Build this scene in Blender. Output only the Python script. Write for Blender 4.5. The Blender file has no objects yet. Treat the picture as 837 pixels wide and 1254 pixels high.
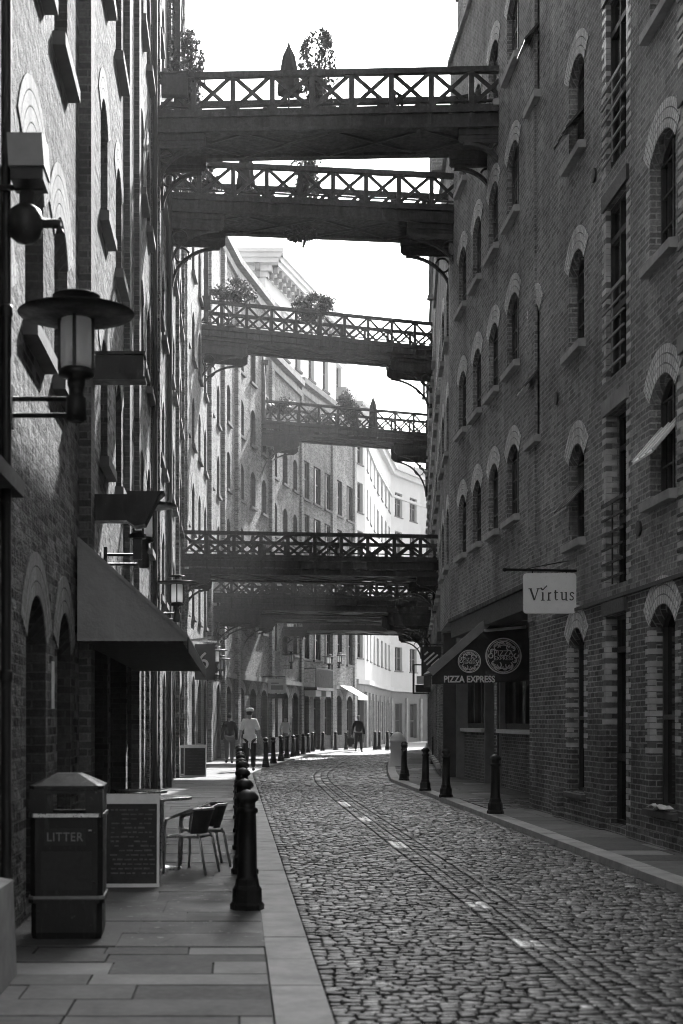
import bpy, math, random
from mathutils import Vector, Matrix
from mathutils.geometry import tessellate_polygon
R = random.Random(7)
SC = bpy.context.scene
COL = SC.collection
PI = math.pi

# ------------------------------------------------------------------ materials
def new_mat(name):
    m = bpy.data.materials.new(name); m.use_nodes = True
    nt = m.node_tree
    return m, nt, nt.nodes['Principled BSDF']

def g(v): return (v, v, v, 1)

def nd(nt, kind, **kw):
    n = nt.nodes.new(kind)
    for k, v in kw.items():
        if k in n.inputs: n.inputs[k].default_value = v
        else: setattr(n, k, v)
    return n

def noise(nt, vec, scale, detail=4, rough=.6):
    n = nd(nt, 'ShaderNodeTexNoise', Scale=scale, Detail=detail, Roughness=rough)
    nt.links.new(vec, n.inputs['Vector'])
    return n.outputs['Fac']

def ramp(nt, fac, lo, hi, a=.3, b=.7):
    r = nd(nt, 'ShaderNodeMapRange')
    nt.links.new(fac, r.inputs['Value'])
    r.inputs['From Min'].default_value = a; r.inputs['From Max'].default_value = b
    r.inputs['To Min'].default_value = lo; r.inputs['To Max'].default_value = hi
    return r.outputs['Result']

def mathn(nt, op, a, b):
    n = nd(nt, 'ShaderNodeMath', operation=op)
    for i, x in enumerate((a, b)):
        if isinstance(x, (int, float)): n.inputs[i].default_value = x
        else: nt.links.new(x, n.inputs[i])
    return n.outputs[0]

def bump(nt, bs, height, strength, dist):
    b = nd(nt, 'ShaderNodeBump', Strength=strength, Distance=dist)
    nt.links.new(height, b.inputs['Height'])
    nt.links.new(b.outputs['Normal'], bs.inputs['Normal'])

def pos(nt):
    return nt.nodes.new('ShaderNodeNewGeometry').outputs['Position']

def objc(nt):
    return nt.nodes.new('ShaderNodeTexCoord').outputs['Object']

def plain(name, v, rough=.6, metal=0, var=.25, scale=6, bmp=.15, spec=.5, dist=.004):
    m, nt, bs = new_mat(name)
    p = objc(nt)
    f = noise(nt, p, scale, 6, .65)
    c = ramp(nt, f, v*(1-var), v*(1+var))
    nt.links.new(c, bs.inputs['Base Color'])
    f2 = noise(nt, p, scale*7, 3)
    nt.links.new(ramp(nt, f2, max(.05, rough-.12), min(1, rough+.12)), bs.inputs['Roughness'])
    bs.inputs['Metallic'].default_value = metal
    bs.inputs['Specular IOR Level'].default_value = spec
    if bmp: bump(nt, bs, f2, bmp, dist)
    return m

def brick(name, c1, c2, mortar, dirt=(.7, 1.25), bw=.225, rh=.075, ms=.009, bmp=.6, dist=.012, spots=0., offset=.5, lump=0.):
    m, nt, bs = new_mat(name)
    uv = nt.nodes.new('ShaderNodeTexCoord').outputs['UV']
    p = pos(nt)
    # wobble the courses a little
    wob = nd(nt, 'ShaderNodeTexNoise', Scale=3.0, Detail=2)
    nt.links.new(uv, wob.inputs['Vector'])
    sub = nd(nt, 'ShaderNodeVectorMath', operation='SUBTRACT'); nt.links.new(wob.outputs['Color'], sub.inputs[0]); sub.inputs[1].default_value = (.5, .5, .5)
    sc = nd(nt, 'ShaderNodeVectorMath', operation='SCALE'); nt.links.new(sub.outputs[0], sc.inputs[0]); sc.inputs['Scale'].default_value = .022
    add = nd(nt, 'ShaderNodeVectorMath', operation='ADD'); nt.links.new(uv, add.inputs[0]); nt.links.new(sc.outputs[0], add.inputs[1])
    b = nt.nodes.new('ShaderNodeTexBrick')
    nt.links.new(add.outputs[0], b.inputs['Vector'])
    b.offset = offset
    b.inputs['Scale'].default_value = 1; b.inputs['Brick Width'].default_value = bw; b.inputs['Row Height'].default_value = rh
    b.inputs['Mortar Size'].default_value = ms; b.inputs['Mortar Smooth'].default_value = .3
    b.inputs['Color1'].default_value = g(c1); b.inputs['Color2'].default_value = g(c2); b.inputs['Mortar'].default_value = g(mortar)
    bwn = nt.nodes.new('ShaderNodeRGBToBW'); nt.links.new(b.outputs['Color'], bwn.inputs[0])
    big = ramp(nt, noise(nt, p, .55, 5, .65), dirt[0], dirt[1], .3, .7)
    mp = nd(nt, 'ShaderNodeMapping'); mp.inputs['Scale'].default_value = (2.2, 2.2, .22); nt.links.new(p, mp.inputs['Vector'])
    streak = ramp(nt, noise(nt, mp.outputs[0], 1.6, 5, .7), .72, 1.18, .3, .7)
    fine = ramp(nt, noise(nt, p, 26, 3, .7), .62, 1.4, .25, .75)
    c = mathn(nt, 'MULTIPLY', mathn(nt, 'MULTIPLY', bwn.outputs[0], big), mathn(nt, 'MULTIPLY', streak, fine))
    if spots:
        s = ramp(nt, noise(nt, p, 5.5, 4, .75), 0, spots, .6, .78)
        c = mathn(nt, 'ADD', c, s)
    nt.links.new(c, bs.inputs['Base Color'])
    bs.inputs['Roughness'].default_value = .88
    bs.inputs['Specular IOR Level'].default_value = .3
    h = mathn(nt, 'SUBTRACT', mathn(nt, 'MULTIPLY', noise(nt, p, 30, 3, .65), 1.1), b.outputs['Fac'])
    if lump: h = mathn(nt, 'ADD', h, mathn(nt, 'MULTIPLY', noise(nt, p, 9, 3, .6), lump))
    bump(nt, bs, h, bmp, dist)
    return m

M = {}
M['brick_shade'] = brick('dark stock brick', .17, .34, .42, spots=.18, dirt=(.6, 1.35), ms=.011, bmp=.9, dist=.02, lump=.5)
M['brick_lower'] = brick('sooty ground floor brick', .08, .20, .40, spots=.2, dirt=(.45, 1.45), bmp=.9, dist=.02, lump=.5)
M['brick_mid'] = brick('brown stock brick', .17, .34, .40, spots=.14, dirt=(.55, 1.35), ms=.011, bmp=.9, dist=.02, lump=.5)
M['reveal'] = brick('reveal brick with painted shade', .03, .065, .07, dirt=(.6, 1.2))  # shade inside the recesses put into the colour
M['brick_left'] = brick('yellow stock brick', .05, .34, .22, dirt=(.55, 1.35), bmp=1.0, dist=.07, spots=.2, lump=2.6)
M['brick_near'] = brick('soot darkened stock brick', .035, .25, .2, dirt=(.5, 1.4), bmp=1.0, dist=.07, spots=.16, lump=2.6)
M['brick_far'] = brick('weathered yellow brick', .13, .35, .3, dirt=(.6, 1.3), bmp=.8, dist=.03, lump=1.)
M['painted_shade_brick'] = brick('brick with painted shade', .06, .13, .15, dirt=(.6, 1.3))  # shade on pier faces and the curve's ground floor put into the colour
M['arch'] = brick('pale gauged brick', .66, .86, .22, bw=.078, rh=.112, ms=.007, dirt=(.75, 1.2), offset=0.)
M['arch_left'] = brick('pale arch brick', .24, .34, .14, bw=.078, rh=.112, ms=.006, dirt=(.8, 1.2), offset=0.)
M['quoin'] = plain('glazed quoin brick', .5, .45, var=.4, scale=3)
M['quoin_dark'] = plain('dark quoin brick', .14, .6, var=.4, scale=3)
M['stone'] = plain('weathered sandstone', .26, .85, var=.35, scale=2.5, bmp=.3)
M['shop_paint'] = plain('grey shop front paint', .10, .6, var=.2, scale=1)
M['pale_stone'] = plain('pale portland stone', .72, .85, var=.14, scale=.7, bmp=.2)
M['render'] = plain('white stucco', .48, .8, var=.1, scale=.4, bmp=.1)
M['cobble_a'] = plain('granite sett grey', .085, .42, var=.55, scale=9, bmp=.7, dist=.008)
M['cobble_b'] = plain('granite sett dark', .025, .45, var=.5, scale=9, bmp=.7, dist=.008)
M['cobble_c'] = plain('granite sett pale', .21, .38, var=.45, scale=9, bmp=.7, dist=.008)
M['patch'] = plain('worn pale mortar', .85, .22, var=.12, scale=7, bmp=.2, dist=.003, spec=.8)
M['joint'] = plain('dirt joint', .035, .95, var=.4, scale=5)
M['kerb'] = plain('granite kerb', .36, .7, var=.3, scale=3, bmp=.4, dist=.005)
M['slab_a'] = plain('york stone slab pale', .24, .75, var=.25, scale=2.5, bmp=.35)
M['slab_b'] = plain('york stone slab dark', .08, .75, var=.3, scale=2.5, bmp=.35)
M['slab_c'] = plain('york stone slab', .12, .75, var=.3, scale=2.5, bmp=.35)
M['far_ground'] = plain('far paving', .35, .9, var=.2, scale=.6)
M['iron'] = plain('black painted iron', .007, .42, var=.4, scale=4, bmp=.25, spec=.3)
def scuffed(name, v, rough, amount=.10, th=.62):
    m, nt, bs = new_mat(name)
    p = pos(nt)
    f = ramp(nt, noise(nt, p, 3, 6, .7), v*.5, v*1.6)
    sc_ = ramp(nt, noise(nt, p, 17, 6, .8), 0, amount, th, th+.08)
    mp = nd(nt, 'ShaderNodeMapping'); mp.inputs['Scale'].default_value = (9, 9, 1.2); nt.links.new(p, mp.inputs['Vector'])
    drip = ramp(nt, noise(nt, mp.outputs[0], 2, 4, .7), 0, amount*.35, .55, .7)
    nt.links.new(mathn(nt, 'ADD', mathn(nt, 'ADD', f, sc_), drip), bs.inputs['Base Color'])
    nt.links.new(ramp(nt, noise(nt, p, 6, 5, .7), rough-.15, rough+.3), bs.inputs['Roughness'])
    bs.inputs['Specular IOR Level'].default_value = .35
    bump(nt, bs, noise(nt, p, 30, 4), .3, .004)
    return m
M['iron'] = scuffed('chipped black painted iron', .007, .42, .05)
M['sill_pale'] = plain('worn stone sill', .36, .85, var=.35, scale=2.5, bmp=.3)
M['sill'] = plain('stone sill with painted shade', .08, .85, var=.35, scale=2.5, bmp=.3)  # left sills coloured dark for their shaded ends and undersides
M['iron_bridge'] = plain('grey painted iron', .022, .5, var=.4, scale=1.5, bmp=.25, spec=.3)
def streaky(name, v):
    m, nt, bs = new_mat(name)
    p = pos(nt)
    mp = nd(nt, 'ShaderNodeMapping'); mp.inputs['Scale'].default_value = (3, 3, .35); nt.links.new(p, mp.inputs['Vector'])
    a = ramp(nt, noise(nt, mp.outputs[0], 2.2, 6, .7), .45, 1.9, .3, .72)
    f = ramp(nt, noise(nt, p, 14, 5, .75), .5, 1.8, .35, .75)
    nt.links.new(mathn(nt, 'MULTIPLY', mathn(nt, 'MULTIPLY', a, f), v), bs.inputs['Base Color'])
    nt.links.new(ramp(nt, noise(nt, p, 9, 4), .35, .75), bs.inputs['Roughness'])
    bs.inputs['Specular IOR Level'].default_value = .3
    bump(nt, bs, noise(nt, p, 22, 4), .35, .006)
    return m
M['iron_bridge'] = streaky('weathered grey bridge iron', .03)
M['iron_light'] = plain('bridge bracing paint', .05, .5, var=.3, scale=2)
M['black'] = plain('flat black', .012, .6, var=.3, scale=4)
M['bin'] = plain('bin black plastic', .010, .4, var=.4, scale=5, bmp=.2)
M['bin'] = scuffed('scuffed black bin plastic', .009, .4, .09)
M['steel'] = plain('brushed aluminium', .55, .32, metal=1, var=.15, scale=9)
M['pale_paint'] = plain('pale enamel paint', .72, .4, var=.15, scale=4)
M['sign_white'] = plain('white sign board', .86, .35, var=.05, scale=3)
M['white_paint'] = plain('white paint', .75, .5, var=.08, scale=4)
M['mid_paint'] = plain('grey paint', .22, .55, var=.2, scale=4)
M['timber'] = plain('dark painted timber', .035, .5, var=.4, scale=4, bmp=.3)
M['frame'] = plain('window frame paint', .05, .45, var=.3, scale=4)
M['chalk'] = plain('chalkboard', .022, .7, var=.5, scale=7)
M['chalk_mark'] = plain('chalk writing', .12, .9, var=.5, scale=14)
M['canvas'] = plain('grey awning canvas', .27, .85, var=.3, scale=1.1, bmp=.8, dist=.03)
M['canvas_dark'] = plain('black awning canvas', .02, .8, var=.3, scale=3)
M['leaf'] = plain('leaf', .06, .55, var=.5, scale=3, bmp=0)
M['stem'] = plain('woody stem', .08, .9, var=.3)
M['pot'] = plain('planter', .07, .8, var=.3)
M['skin'] = plain('skin', .30, .55, var=.1, scale=10, bmp=.05)
M['cloth_white'] = plain('white cotton', .82, .9, var=.12, scale=7, bmp=.4)
M['cloth_black'] = plain('black wool', .015, .9, var=.3, scale=9, bmp=.3)
M['cloth_grey'] = plain('grey denim', .14, .9, var=.25, scale=9, bmp=.3)
M['hair'] = plain('dark hair', .02, .6, var=.3, scale=20)
M['hair_grey'] = plain('grey hair', .35, .7, var=.3, scale=20)
M['sign_text'] = plain('sign lettering', .05, .6, var=.1)
M['faded'] = plain('faded wall lettering', .25, .9, var=.6, scale=14, bmp=.3)

def glass_mat():
    m, nt, bs = new_mat('dark window glass')
    p = pos(nt)
    c = ramp(nt, noise(nt, p, .8, 3), .006, .03)
    nt.links.new(c, bs.inputs['Base Color'])
    bs.inputs['Roughness'].default_value = .12
    bs.inputs['Specular IOR Level'].default_value = .5
    bump(nt, bs, noise(nt, p, 2.2, 2), .06, .02)
    return m
M['glass'] = glass_mat()
def opal():
    m, nt, bs = new_mat('opal lamp glass')
    tr = nd(nt, 'ShaderNodeBsdfTranslucent'); tr.inputs['Color'].default_value = g(.92)
    f = noise(nt, objc(nt), 5, 3)
    nt.links.new(ramp(nt, f, .7, .85), bs.inputs['Base Color'])
    bs.inputs['Roughness'].default_value = .25
    bs.inputs['Emission Strength'].default_value = 0
    mx = nd(nt, 'ShaderNodeMixShader'); mx.inputs[0].default_value = .85
    nt.links.new(bs.outputs[0], mx.inputs[1]); nt.links.new(tr.outputs[0], mx.inputs[2])
    nt.links.new(mx.outputs[0], nt.nodes['Material Output'].inputs['Surface'])
    return m
M['opal'] = opal()
def tarmac(name='pavement asphalt', k=.8):
    m, nt, bs = new_mat(name)
    p = pos(nt)
    a = ramp(nt, noise(nt, p, 1.1, 6, .65), .042*k, .105*k)
    s = ramp(nt, noise(nt, p, 90, 2, .6), .75, 1.3)
    sp = ramp(nt, noise(nt, p, 11, 3, .8), 0, .22, .64, .70)
    vo = nd(nt, 'ShaderNodeTexVoronoi', feature='DISTANCE_TO_EDGE', Scale=.8); nt.links.new(p, vo.inputs['Vector'])
    crack = ramp(nt, vo.outputs['Distance'], .45, 1, 0, .012)
    v2 = nd(nt, 'ShaderNodeTexVoronoi', feature='F1', Scale=3.1); nt.links.new(p, v2.inputs['Vector'])
    gum = ramp(nt, v2.outputs['Distance'], .16, 0, .07, .095)
    st = ramp(nt, noise(nt, p, 2.7, 5, .7), .55, 1.25, .38, .6)
    c = mathn(nt, 'MULTIPLY', mathn(nt, 'MULTIPLY', a, s), mathn(nt, 'MULTIPLY', crack, st))
    nt.links.new(mathn(nt, 'ADD', mathn(nt, 'ADD', c, sp), gum), bs.inputs['Base Color'])
    nt.links.new(ramp(nt, noise(nt, p, 2.7, 5, .7), .45, .85), bs.inputs['Roughness'])
    bump(nt, bs, noise(nt, p, 70, 3), .5, .006)
    return m
M['asphalt'] = tarmac(); M['asphalt_worn'] = tarmac('worn pavement', 1.1); M['asphalt_dark'] = tarmac('stained pavement', .6)

# ------------------------------------------------------------------ mesh builder
class MB:
    def __init__(s):
        s.v = []; s.f = []; s.uv = []; s.m = []; s.s = []
    def face(s, pts, mat=0, uv=None, smooth=False):
        i = len(s.v); s.v += [tuple(p) for p in pts]
        s.f.append(tuple(range(i, i+len(pts)))); s.uv.append(uv); s.m.append(mat); s.s.append(smooth)
    def hexa(s, c, mat=0):
        # c: 8 corners, bottom ring then top ring
        i = len(s.v); s.v += [tuple(p) for p in c]
        for q in ((3,2,1,0), (4,5,6,7), (0,1,5,4), (1,2,6,5), (2,3,7,6), (3,0,4,7)):
            s.f.append(tuple(i+k for k in q)); s.uv.append(None); s.m.append(mat); s.s.append(False)
    def box(s, x0, x1, y0, y1, z0, z1, mat=0):
        s.hexa(((x0,y0,z0),(x1,y0,z0),(x1,y1,z0),(x0,y1,z0),(x0,y0,z1),(x1,y0,z1),(x1,y1,z1),(x0,y1,z1)), mat)
    def bar(s, p, q, wn, wh, nrm=(0,1,0), mat=0):
        p = Vector(p); q = Vector(q); d = (q-p).normalized(); n = Vector(nrm)
        n = (n - d*n.dot(d)).normalized(); u = d.cross(n).normalized()
        a = n*wn/2; b = u*wh/2
        s.hexa((p-a-b, p+a-b, q+a-b, q-a-b, p-a+b, p+a+b, q+a+b, q-a+b), mat)
    def grid(s, rows, closed=True, mat=0, smooth=True, caps=False):
        i = len(s.v); n = len(rows[0])
        for r in rows: s.v += [tuple(p) for p in r]
        for a in range(len(rows)-1):
            for b in range(n if closed else n-1):
                c = (b+1) % n
                s.f.append((i+a*n+b, i+a*n+c, i+(a+1)*n+c, i+(a+1)*n+b)); s.uv.append(None); s.m.append(mat); s.s.append(smooth)
        if caps:
            for a in (0, len(rows)-1):
                s.f.append(tuple(i+a*n+b for b in range(n))); s.uv.append(None); s.m.append(mat); s.s.append(False)
    def lathe(s, prof, c=(0,0,0), n=16, mat=0, smooth=True, sy=1, twist=0):
        rows = []
        for r, z in prof:
            rows.append([(c[0]+max(r,1e-4)*math.cos(2*PI*k/n+twist), c[1]+sy*max(r,1e-4)*math.sin(2*PI*k/n+twist), c[2]+z) for k in range(n)])
        s.grid(rows, True, mat, smooth, True)
    def tube(s, path, r, n=8, mat=0):
        path = [Vector(p) for p in path]; rows = []
        for k, p in enumerate(path):
            d = (path[min(k+1, len(path)-1)] - path[max(k-1, 0)]).normalized()
            a = d.orthogonal().normalized() if abs(d.z) > .95 else d.cross(Vector((0,0,1))).normalized()
            b = d.cross(a)
            rr = r[k] if isinstance(r, (list, tuple)) else r
            rows.append([p + (a*math.cos(2*PI*j/n) + b*math.sin(2*PI*j/n))*rr for j in range(n)])
        s.grid(rows, True, mat, True, True)
    def prism(s, poly, off, mat=0):
        # poly: list of 3d points, off: extrusion vector
        a = [Vector(p) for p in poly]; o = Vector(off); b = [p+o for p in a]
        s.face(a, mat); s.face(b[::-1], mat)
        for k in range(len(a)):
            l = (k+1) % len(a); s.face((a[k], a[l], b[l], b[k]), mat)
    def build(s, name, mats, parent=None, origin=None, matrix=None):
        if not isinstance(mats, (list, tuple)): mats = [mats]
        o = Vector((0,0,0)); q = parent
        while q is not None: o = o + q.location; q = q.parent
        off = Vector(origin) if origin is not None else o
        me = bpy.data.meshes.new(name)
        me.from_pydata([(p[0]-off.x, p[1]-off.y, p[2]-off.z) for p in s.v], [], s.f)
        for m in mats: me.materials.append(M[m] if isinstance(m, str) else m)
        me.polygons.foreach_set('material_index', s.m)
        me.polygons.foreach_set('use_smooth', s.s)
        uvl = me.uv_layers.new(name='UVMap'); buf = []
        for k, f in enumerate(s.f):
            if s.uv[k] is not None:
                for u in s.uv[k]: buf += [u[0], u[1]]
                continue
            n = me.polygons[k].normal
            if abs(n.z) > .7:
                for i in f: buf += [s.v[i][0], s.v[i][1]]
            else:
                l = math.hypot(n.x, n.y); tx, ty = -n.y/l, n.x/l
                if abs(tx) > abs(ty): sg = 1 if tx > 0 else -1
                else: sg = 1 if ty > 0 else -1
                for i in f: buf += [(s.v[i][0]*tx + s.v[i][1]*ty)*sg, s.v[i][2]]
        uvl.data.foreach_set('uv', buf)
        me.update()
        ob = bpy.data.objects.new(name, me); COL.objects.link(ob)
        if parent is not None: ob.parent = parent
        if origin is not None: ob.location = origin
        return ob

def tag(o, label=None, cat=None, group=None, kind=None):
    if label: o['label'] = label
    if cat: o['category'] = cat
    if group: o['group'] = group
    if kind: o['kind'] = kind
    return o

def thing(name, label, cat, loc=(0,0,0), group=None, rz=0):
    o = bpy.data.objects.new(name, None); COL.objects.link(o)
    o.location = loc; o.rotation_euler = (0,0,rz)
    o.empty_display_size = .2
    return tag(o, label, cat, group)

KIDS = {}
def copy_tree(o, parent=None):
    c = o.copy(); COL.objects.link(c); c.parent = parent
    for ch in list(o.children): copy_tree(ch, c)
    return c

def lerp(a, b, t): return a + (b-a)*t
def along(tab, y):
    if y <= tab[0][0]: return tab[0][1]
    for (y0, x0), (y1, x1) in zip(tab, tab[1:]):
        if y <= y1: return lerp(x0, x1, (y-y0)/(y1-y0))
    return tab[-1][1]
# plan of the street: distance -> x of wall faces and kerbs
ROAD_L = [(0,.5), (40,.5), (43,.66), (47,1.12), (54,2.0), (61,2.95), (67,4.0), (72.6,5.4), (76,6.6)]
ROAD_R = [(0,4.0), (36.5,4.0), (42,4.5), (50,5.35), (58,6.33), (68,7.9), (76,9.2)]
WALL_L = [(0,-1.55), (42,-1.55), (52,-1.0), (57,-.55), (60.2,0), (66.5,1.6), (72.5,3.3), (78.3,5.4), (82.6,6.96)]
WALL_R = [(0,5.05), (33.4,5.05), (38,5.5), (45,6.35), (57.5,7.9), (68,9.2), (78,10.6)]
PZ = .06

# ------------------------------------------------------------------ ground
def build_ground():
    b = MB(); b.box(-400, 400, -60, 900, -.5, -.06)
    b.build('ground', 'far_ground')['kind'] = 'structure'
    b = MB(); rows = []
    ys = [-34+.5*k for k in range(0, 229)]
    for y in ys:
        rows.append([(along(ROAD_L, y)-.02, y, -.015), (along(ROAD_R, y)+.02, y, -.015)])
    b.grid(rows, False, 3, False)
    # setts laid in rows across the street, each one a worn block
    def sett(x0, x1, y0, y1, mat, rnd=.009, skew=0):
        h = R.uniform(-rnd, rnd)*1.3; tx = R.uniform(-.06, .06); ty = R.uniform(-.09, .09)
        if mat == 4: tx = ty = 0; h = .004
        cx, cy = (x0+x1)/2, (y0+y1)/2
        wx, wy = (x1-x0)/2, (y1-y0)/2
        i = len(b.v)
        for ins, dz in ((0., -.03), (.002, -.005), (.011, 0.)):
            for sx, sy in ((-1,-1), (1,-1), (1,1), (-1,1)):
                jx, jy = R.uniform(-.002, .002), R.uniform(-.002, .002)
                px = cx+sx*max(wx-ins, .01)+jx; py = cy+sy*max(wy-ins, .01)+jy
                b.v.append((px, py, dz+h+tx*(px-cx)+ty*(py-cy) if dz > -.03 else -.036))
        for r in (0, 4):
            for k in range(4):
                l = (k+1) % 4
                b.f.append((i+r+k, i+r+l, i+r+4+l, i+r+4+k)); b.uv.append(None); b.m.append(mat); b.s.append(True)
        b.f.append((i+8, i+9, i+10, i+11)); b.uv.append(None); b.m.append(mat); b.s.append(True)
    y = 6.3
    while y < 75.6:
        d = R.uniform(.066, .086) if y < 34 else R.uniform(.095, .125)
        l, r = along(ROAD_L, y), along(ROAD_R, y); c = (l+r)/2 if y > 36 else 2.14 + max(0, (y-28)*.012)
        for x0, x1, strip in ((l+.015, c-.200, 0), (c-.186, c-.003, 1), (c+.003, c+.186, 1), (c+.200, r-.015, 0)):
            x = x0
            if y > 5.8 and not strip and R.random() < .5: x -= 0
            wet = strip and x0 < c-.1 and any(a < y < e for a, e in ((9.75, 10.05), (11.7, 12.1), (17.3, 18.2), (22, 22.9), (26, 27.3)))
            while x < x1 - .03:
                w = R.uniform(.07, .125) if y < 34 else R.uniform(.12, .19)
                if x1-x-w < .05: w = x1-x
                e = min(x+w, x1)
                mt = R.choices((0, 1, 2, 4), (5, 5, 2.6, .008))[0]
                if wet and R.random() < .75: mt = 4
                sett(x, e-.004, y, y+d-.010, mt, .005)
                x = e
        y += d
    b.build('road', ['cobble_a', 'cobble_b', 'cobble_c', 'joint', 'patch'])['kind'] = 'structure'
    # far end of the street beyond the setts
    b = MB(); b.face([(4.5,75.6,-.03), (9.6,75.6,-.03), (40,150,-.03), (8,150,-.03)])
    b.build('paving', 'far_ground')['kind'] = 'structure'
    # pavements and kerbs
    b = MB(); rows = []
    for y in [9.35]+[10+.5*k for k in range(0, 148)]:
        rows.append([(along(WALL_L, y)-.6, y, PZ), (along(ROAD_L, y)-.30, y, PZ)])
    b.grid(rows, False, 0, False)
    y = 9.36
    while y < 46:
        y1 = y + R.uniform(.42, .78); xl = along(WALL_L, y)-.1; xr = along(ROAD_L, y1 if y < 40 else y)-.305; x = xl - R.uniform(0, .4)
        while x < xr-.01:
            x1 = min(x+R.uniform(.5, 1.0), xr)
            if xr-x1 < .2: x1 = xr
            dz = R.uniform(-.002, .003)
            b.box(x+.003, x1-.003, y+.003, y1-.003, PZ-.04, PZ+.005+dz, R.choices((0, 1, 2), (5, 3, 2))[0]); x = x1
        y = y1
    b.build('pavement', ['asphalt', 'asphalt_worn', 'asphalt_dark'])['kind'] = 'structure'
    b = MB()   # riven slabs nearest to the camera
    y = 3.2; k = 0
    while y < 9.34:
        d = R.choice((.34, .42, .3)); y1 = min(y+d, 9.34); x = -2.1 + R.uniform(-.3, 0)
        while x < .19:
            w = R.uniform(.45, .95); x1 = min(x+w, .195)
            if .195-x1 < .15: x1 = .195
            dz = R.uniform(-.004, .004)
            b.box(x+.006, x1-.006, y+.006, y1-.006, -.05, PZ+dz, R.choices((0, 1, 2), (3, 4, 3))[0]); x = x1
        y = y1
    b.face([(-2.2,-34,PZ-.014), (.195,-34,PZ-.014), (.195,9.35,PZ-.014), (-2.2,9.35,PZ-.014)], 3)
    b.build('pavement', ['slab_a', 'slab_b', 'slab_c', 'joint'])['kind'] = 'structure'
    b = MB()   # right pavement, slabs
    rows = []
    for y in [-34+.5*k for k in range(0, 224)]:
        rows.append([(along(ROAD_R, y)+.27, y, PZ-.012), (along(WALL_R, y)+1.6, y, PZ-.012)])
    b.grid(rows, False, 3, False)
    y = 8
    while y < 77:
        y1 = y + R.uniform(.55, .95); x = along(ROAD_R, y)+.27; e = along(WALL_R, y)+.1 if not 24.2 < y < 38 else 6.15
        while x < e:
            x1 = min(x+R.uniform(.5, .8), e)
            if e-x1 < .12: x1 = e
            if not (24.2 < y < 26.6):
                b.box(x+.004, x1-.004, y+.004, y1-.004, -.05, PZ+R.uniform(-.003, .003), R.choices((0, 1, 2), (1, 4, 5))[0])
            x = x1
        y = y1
    b.build('pavement', ['slab_a', 'slab_b', 'slab_c', 'joint'])['kind'] = 'structure'
    b = MB()   # small setted patch before the recessed shopfront
    y = 24.2
    while y < 27.2:
        d = .11; x = 4.3
        while x < 6.05:
            w = R.uniform(.12, .19)
            h = R.uniform(-.004, .006)
            b.box(x+.006, min(x+w, 6.06)-.006, y+.006, y+d-.008, -.03, PZ+.006+h, R.choices((0, 1, 2), (5, 4, 4))[0]); x += w
        y += d
    b.build('paving', ['cobble_a', 'cobble_b', 'cobble_c'])['kind'] = 'structure'
    for tab, w, nm in ((ROAD_L, -.30, 0), (ROAD_R, .26, 1)):
        b = MB(); y = -34
        while y < 76:
            y1 = y + R.uniform(.85, 1.3)
            a0, a1 = along(tab, y), along(tab, y1); z = PZ+.006+R.uniform(-.002, .003)
            gp = .006
            e = .012 if w < 0 else -.012
            pts0 = [(a0+w, y+gp), (a0, y+gp), (a1, y1-gp), (a1+w, y1-gp)]
            b.hexa([(p[0], p[1], -.06) for p in pts0] + [(pts0[0][0], pts0[0][1], z), (a0-e, y+gp, z), (a1-e, y1-gp, z), (pts0[3][0], pts0[3][1], z)])
            y = y1
        b.build('kerb', 'kerb')['kind'] = 'structure'
build_ground()

# ------------------------------------------------------------------ facades
def arch_pts(u0, u1, zs, rise, n=10):
    if rise <= 0: return [(u1, zs), (u0, zs)]
    w = u1-u0; r = (w*w/4+rise*rise)/(2*rise); cz = zs+rise-r; cu = (u0+u1)/2
    a = math.asin(min(1, w/2/r))
    if rise > w/2-1e-6: a = PI/2
    return [(cu+r*math.sin(t), cz+r*math.cos(t)) for t in [a-2*a*k/n for k in range(n+1)]]

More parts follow.
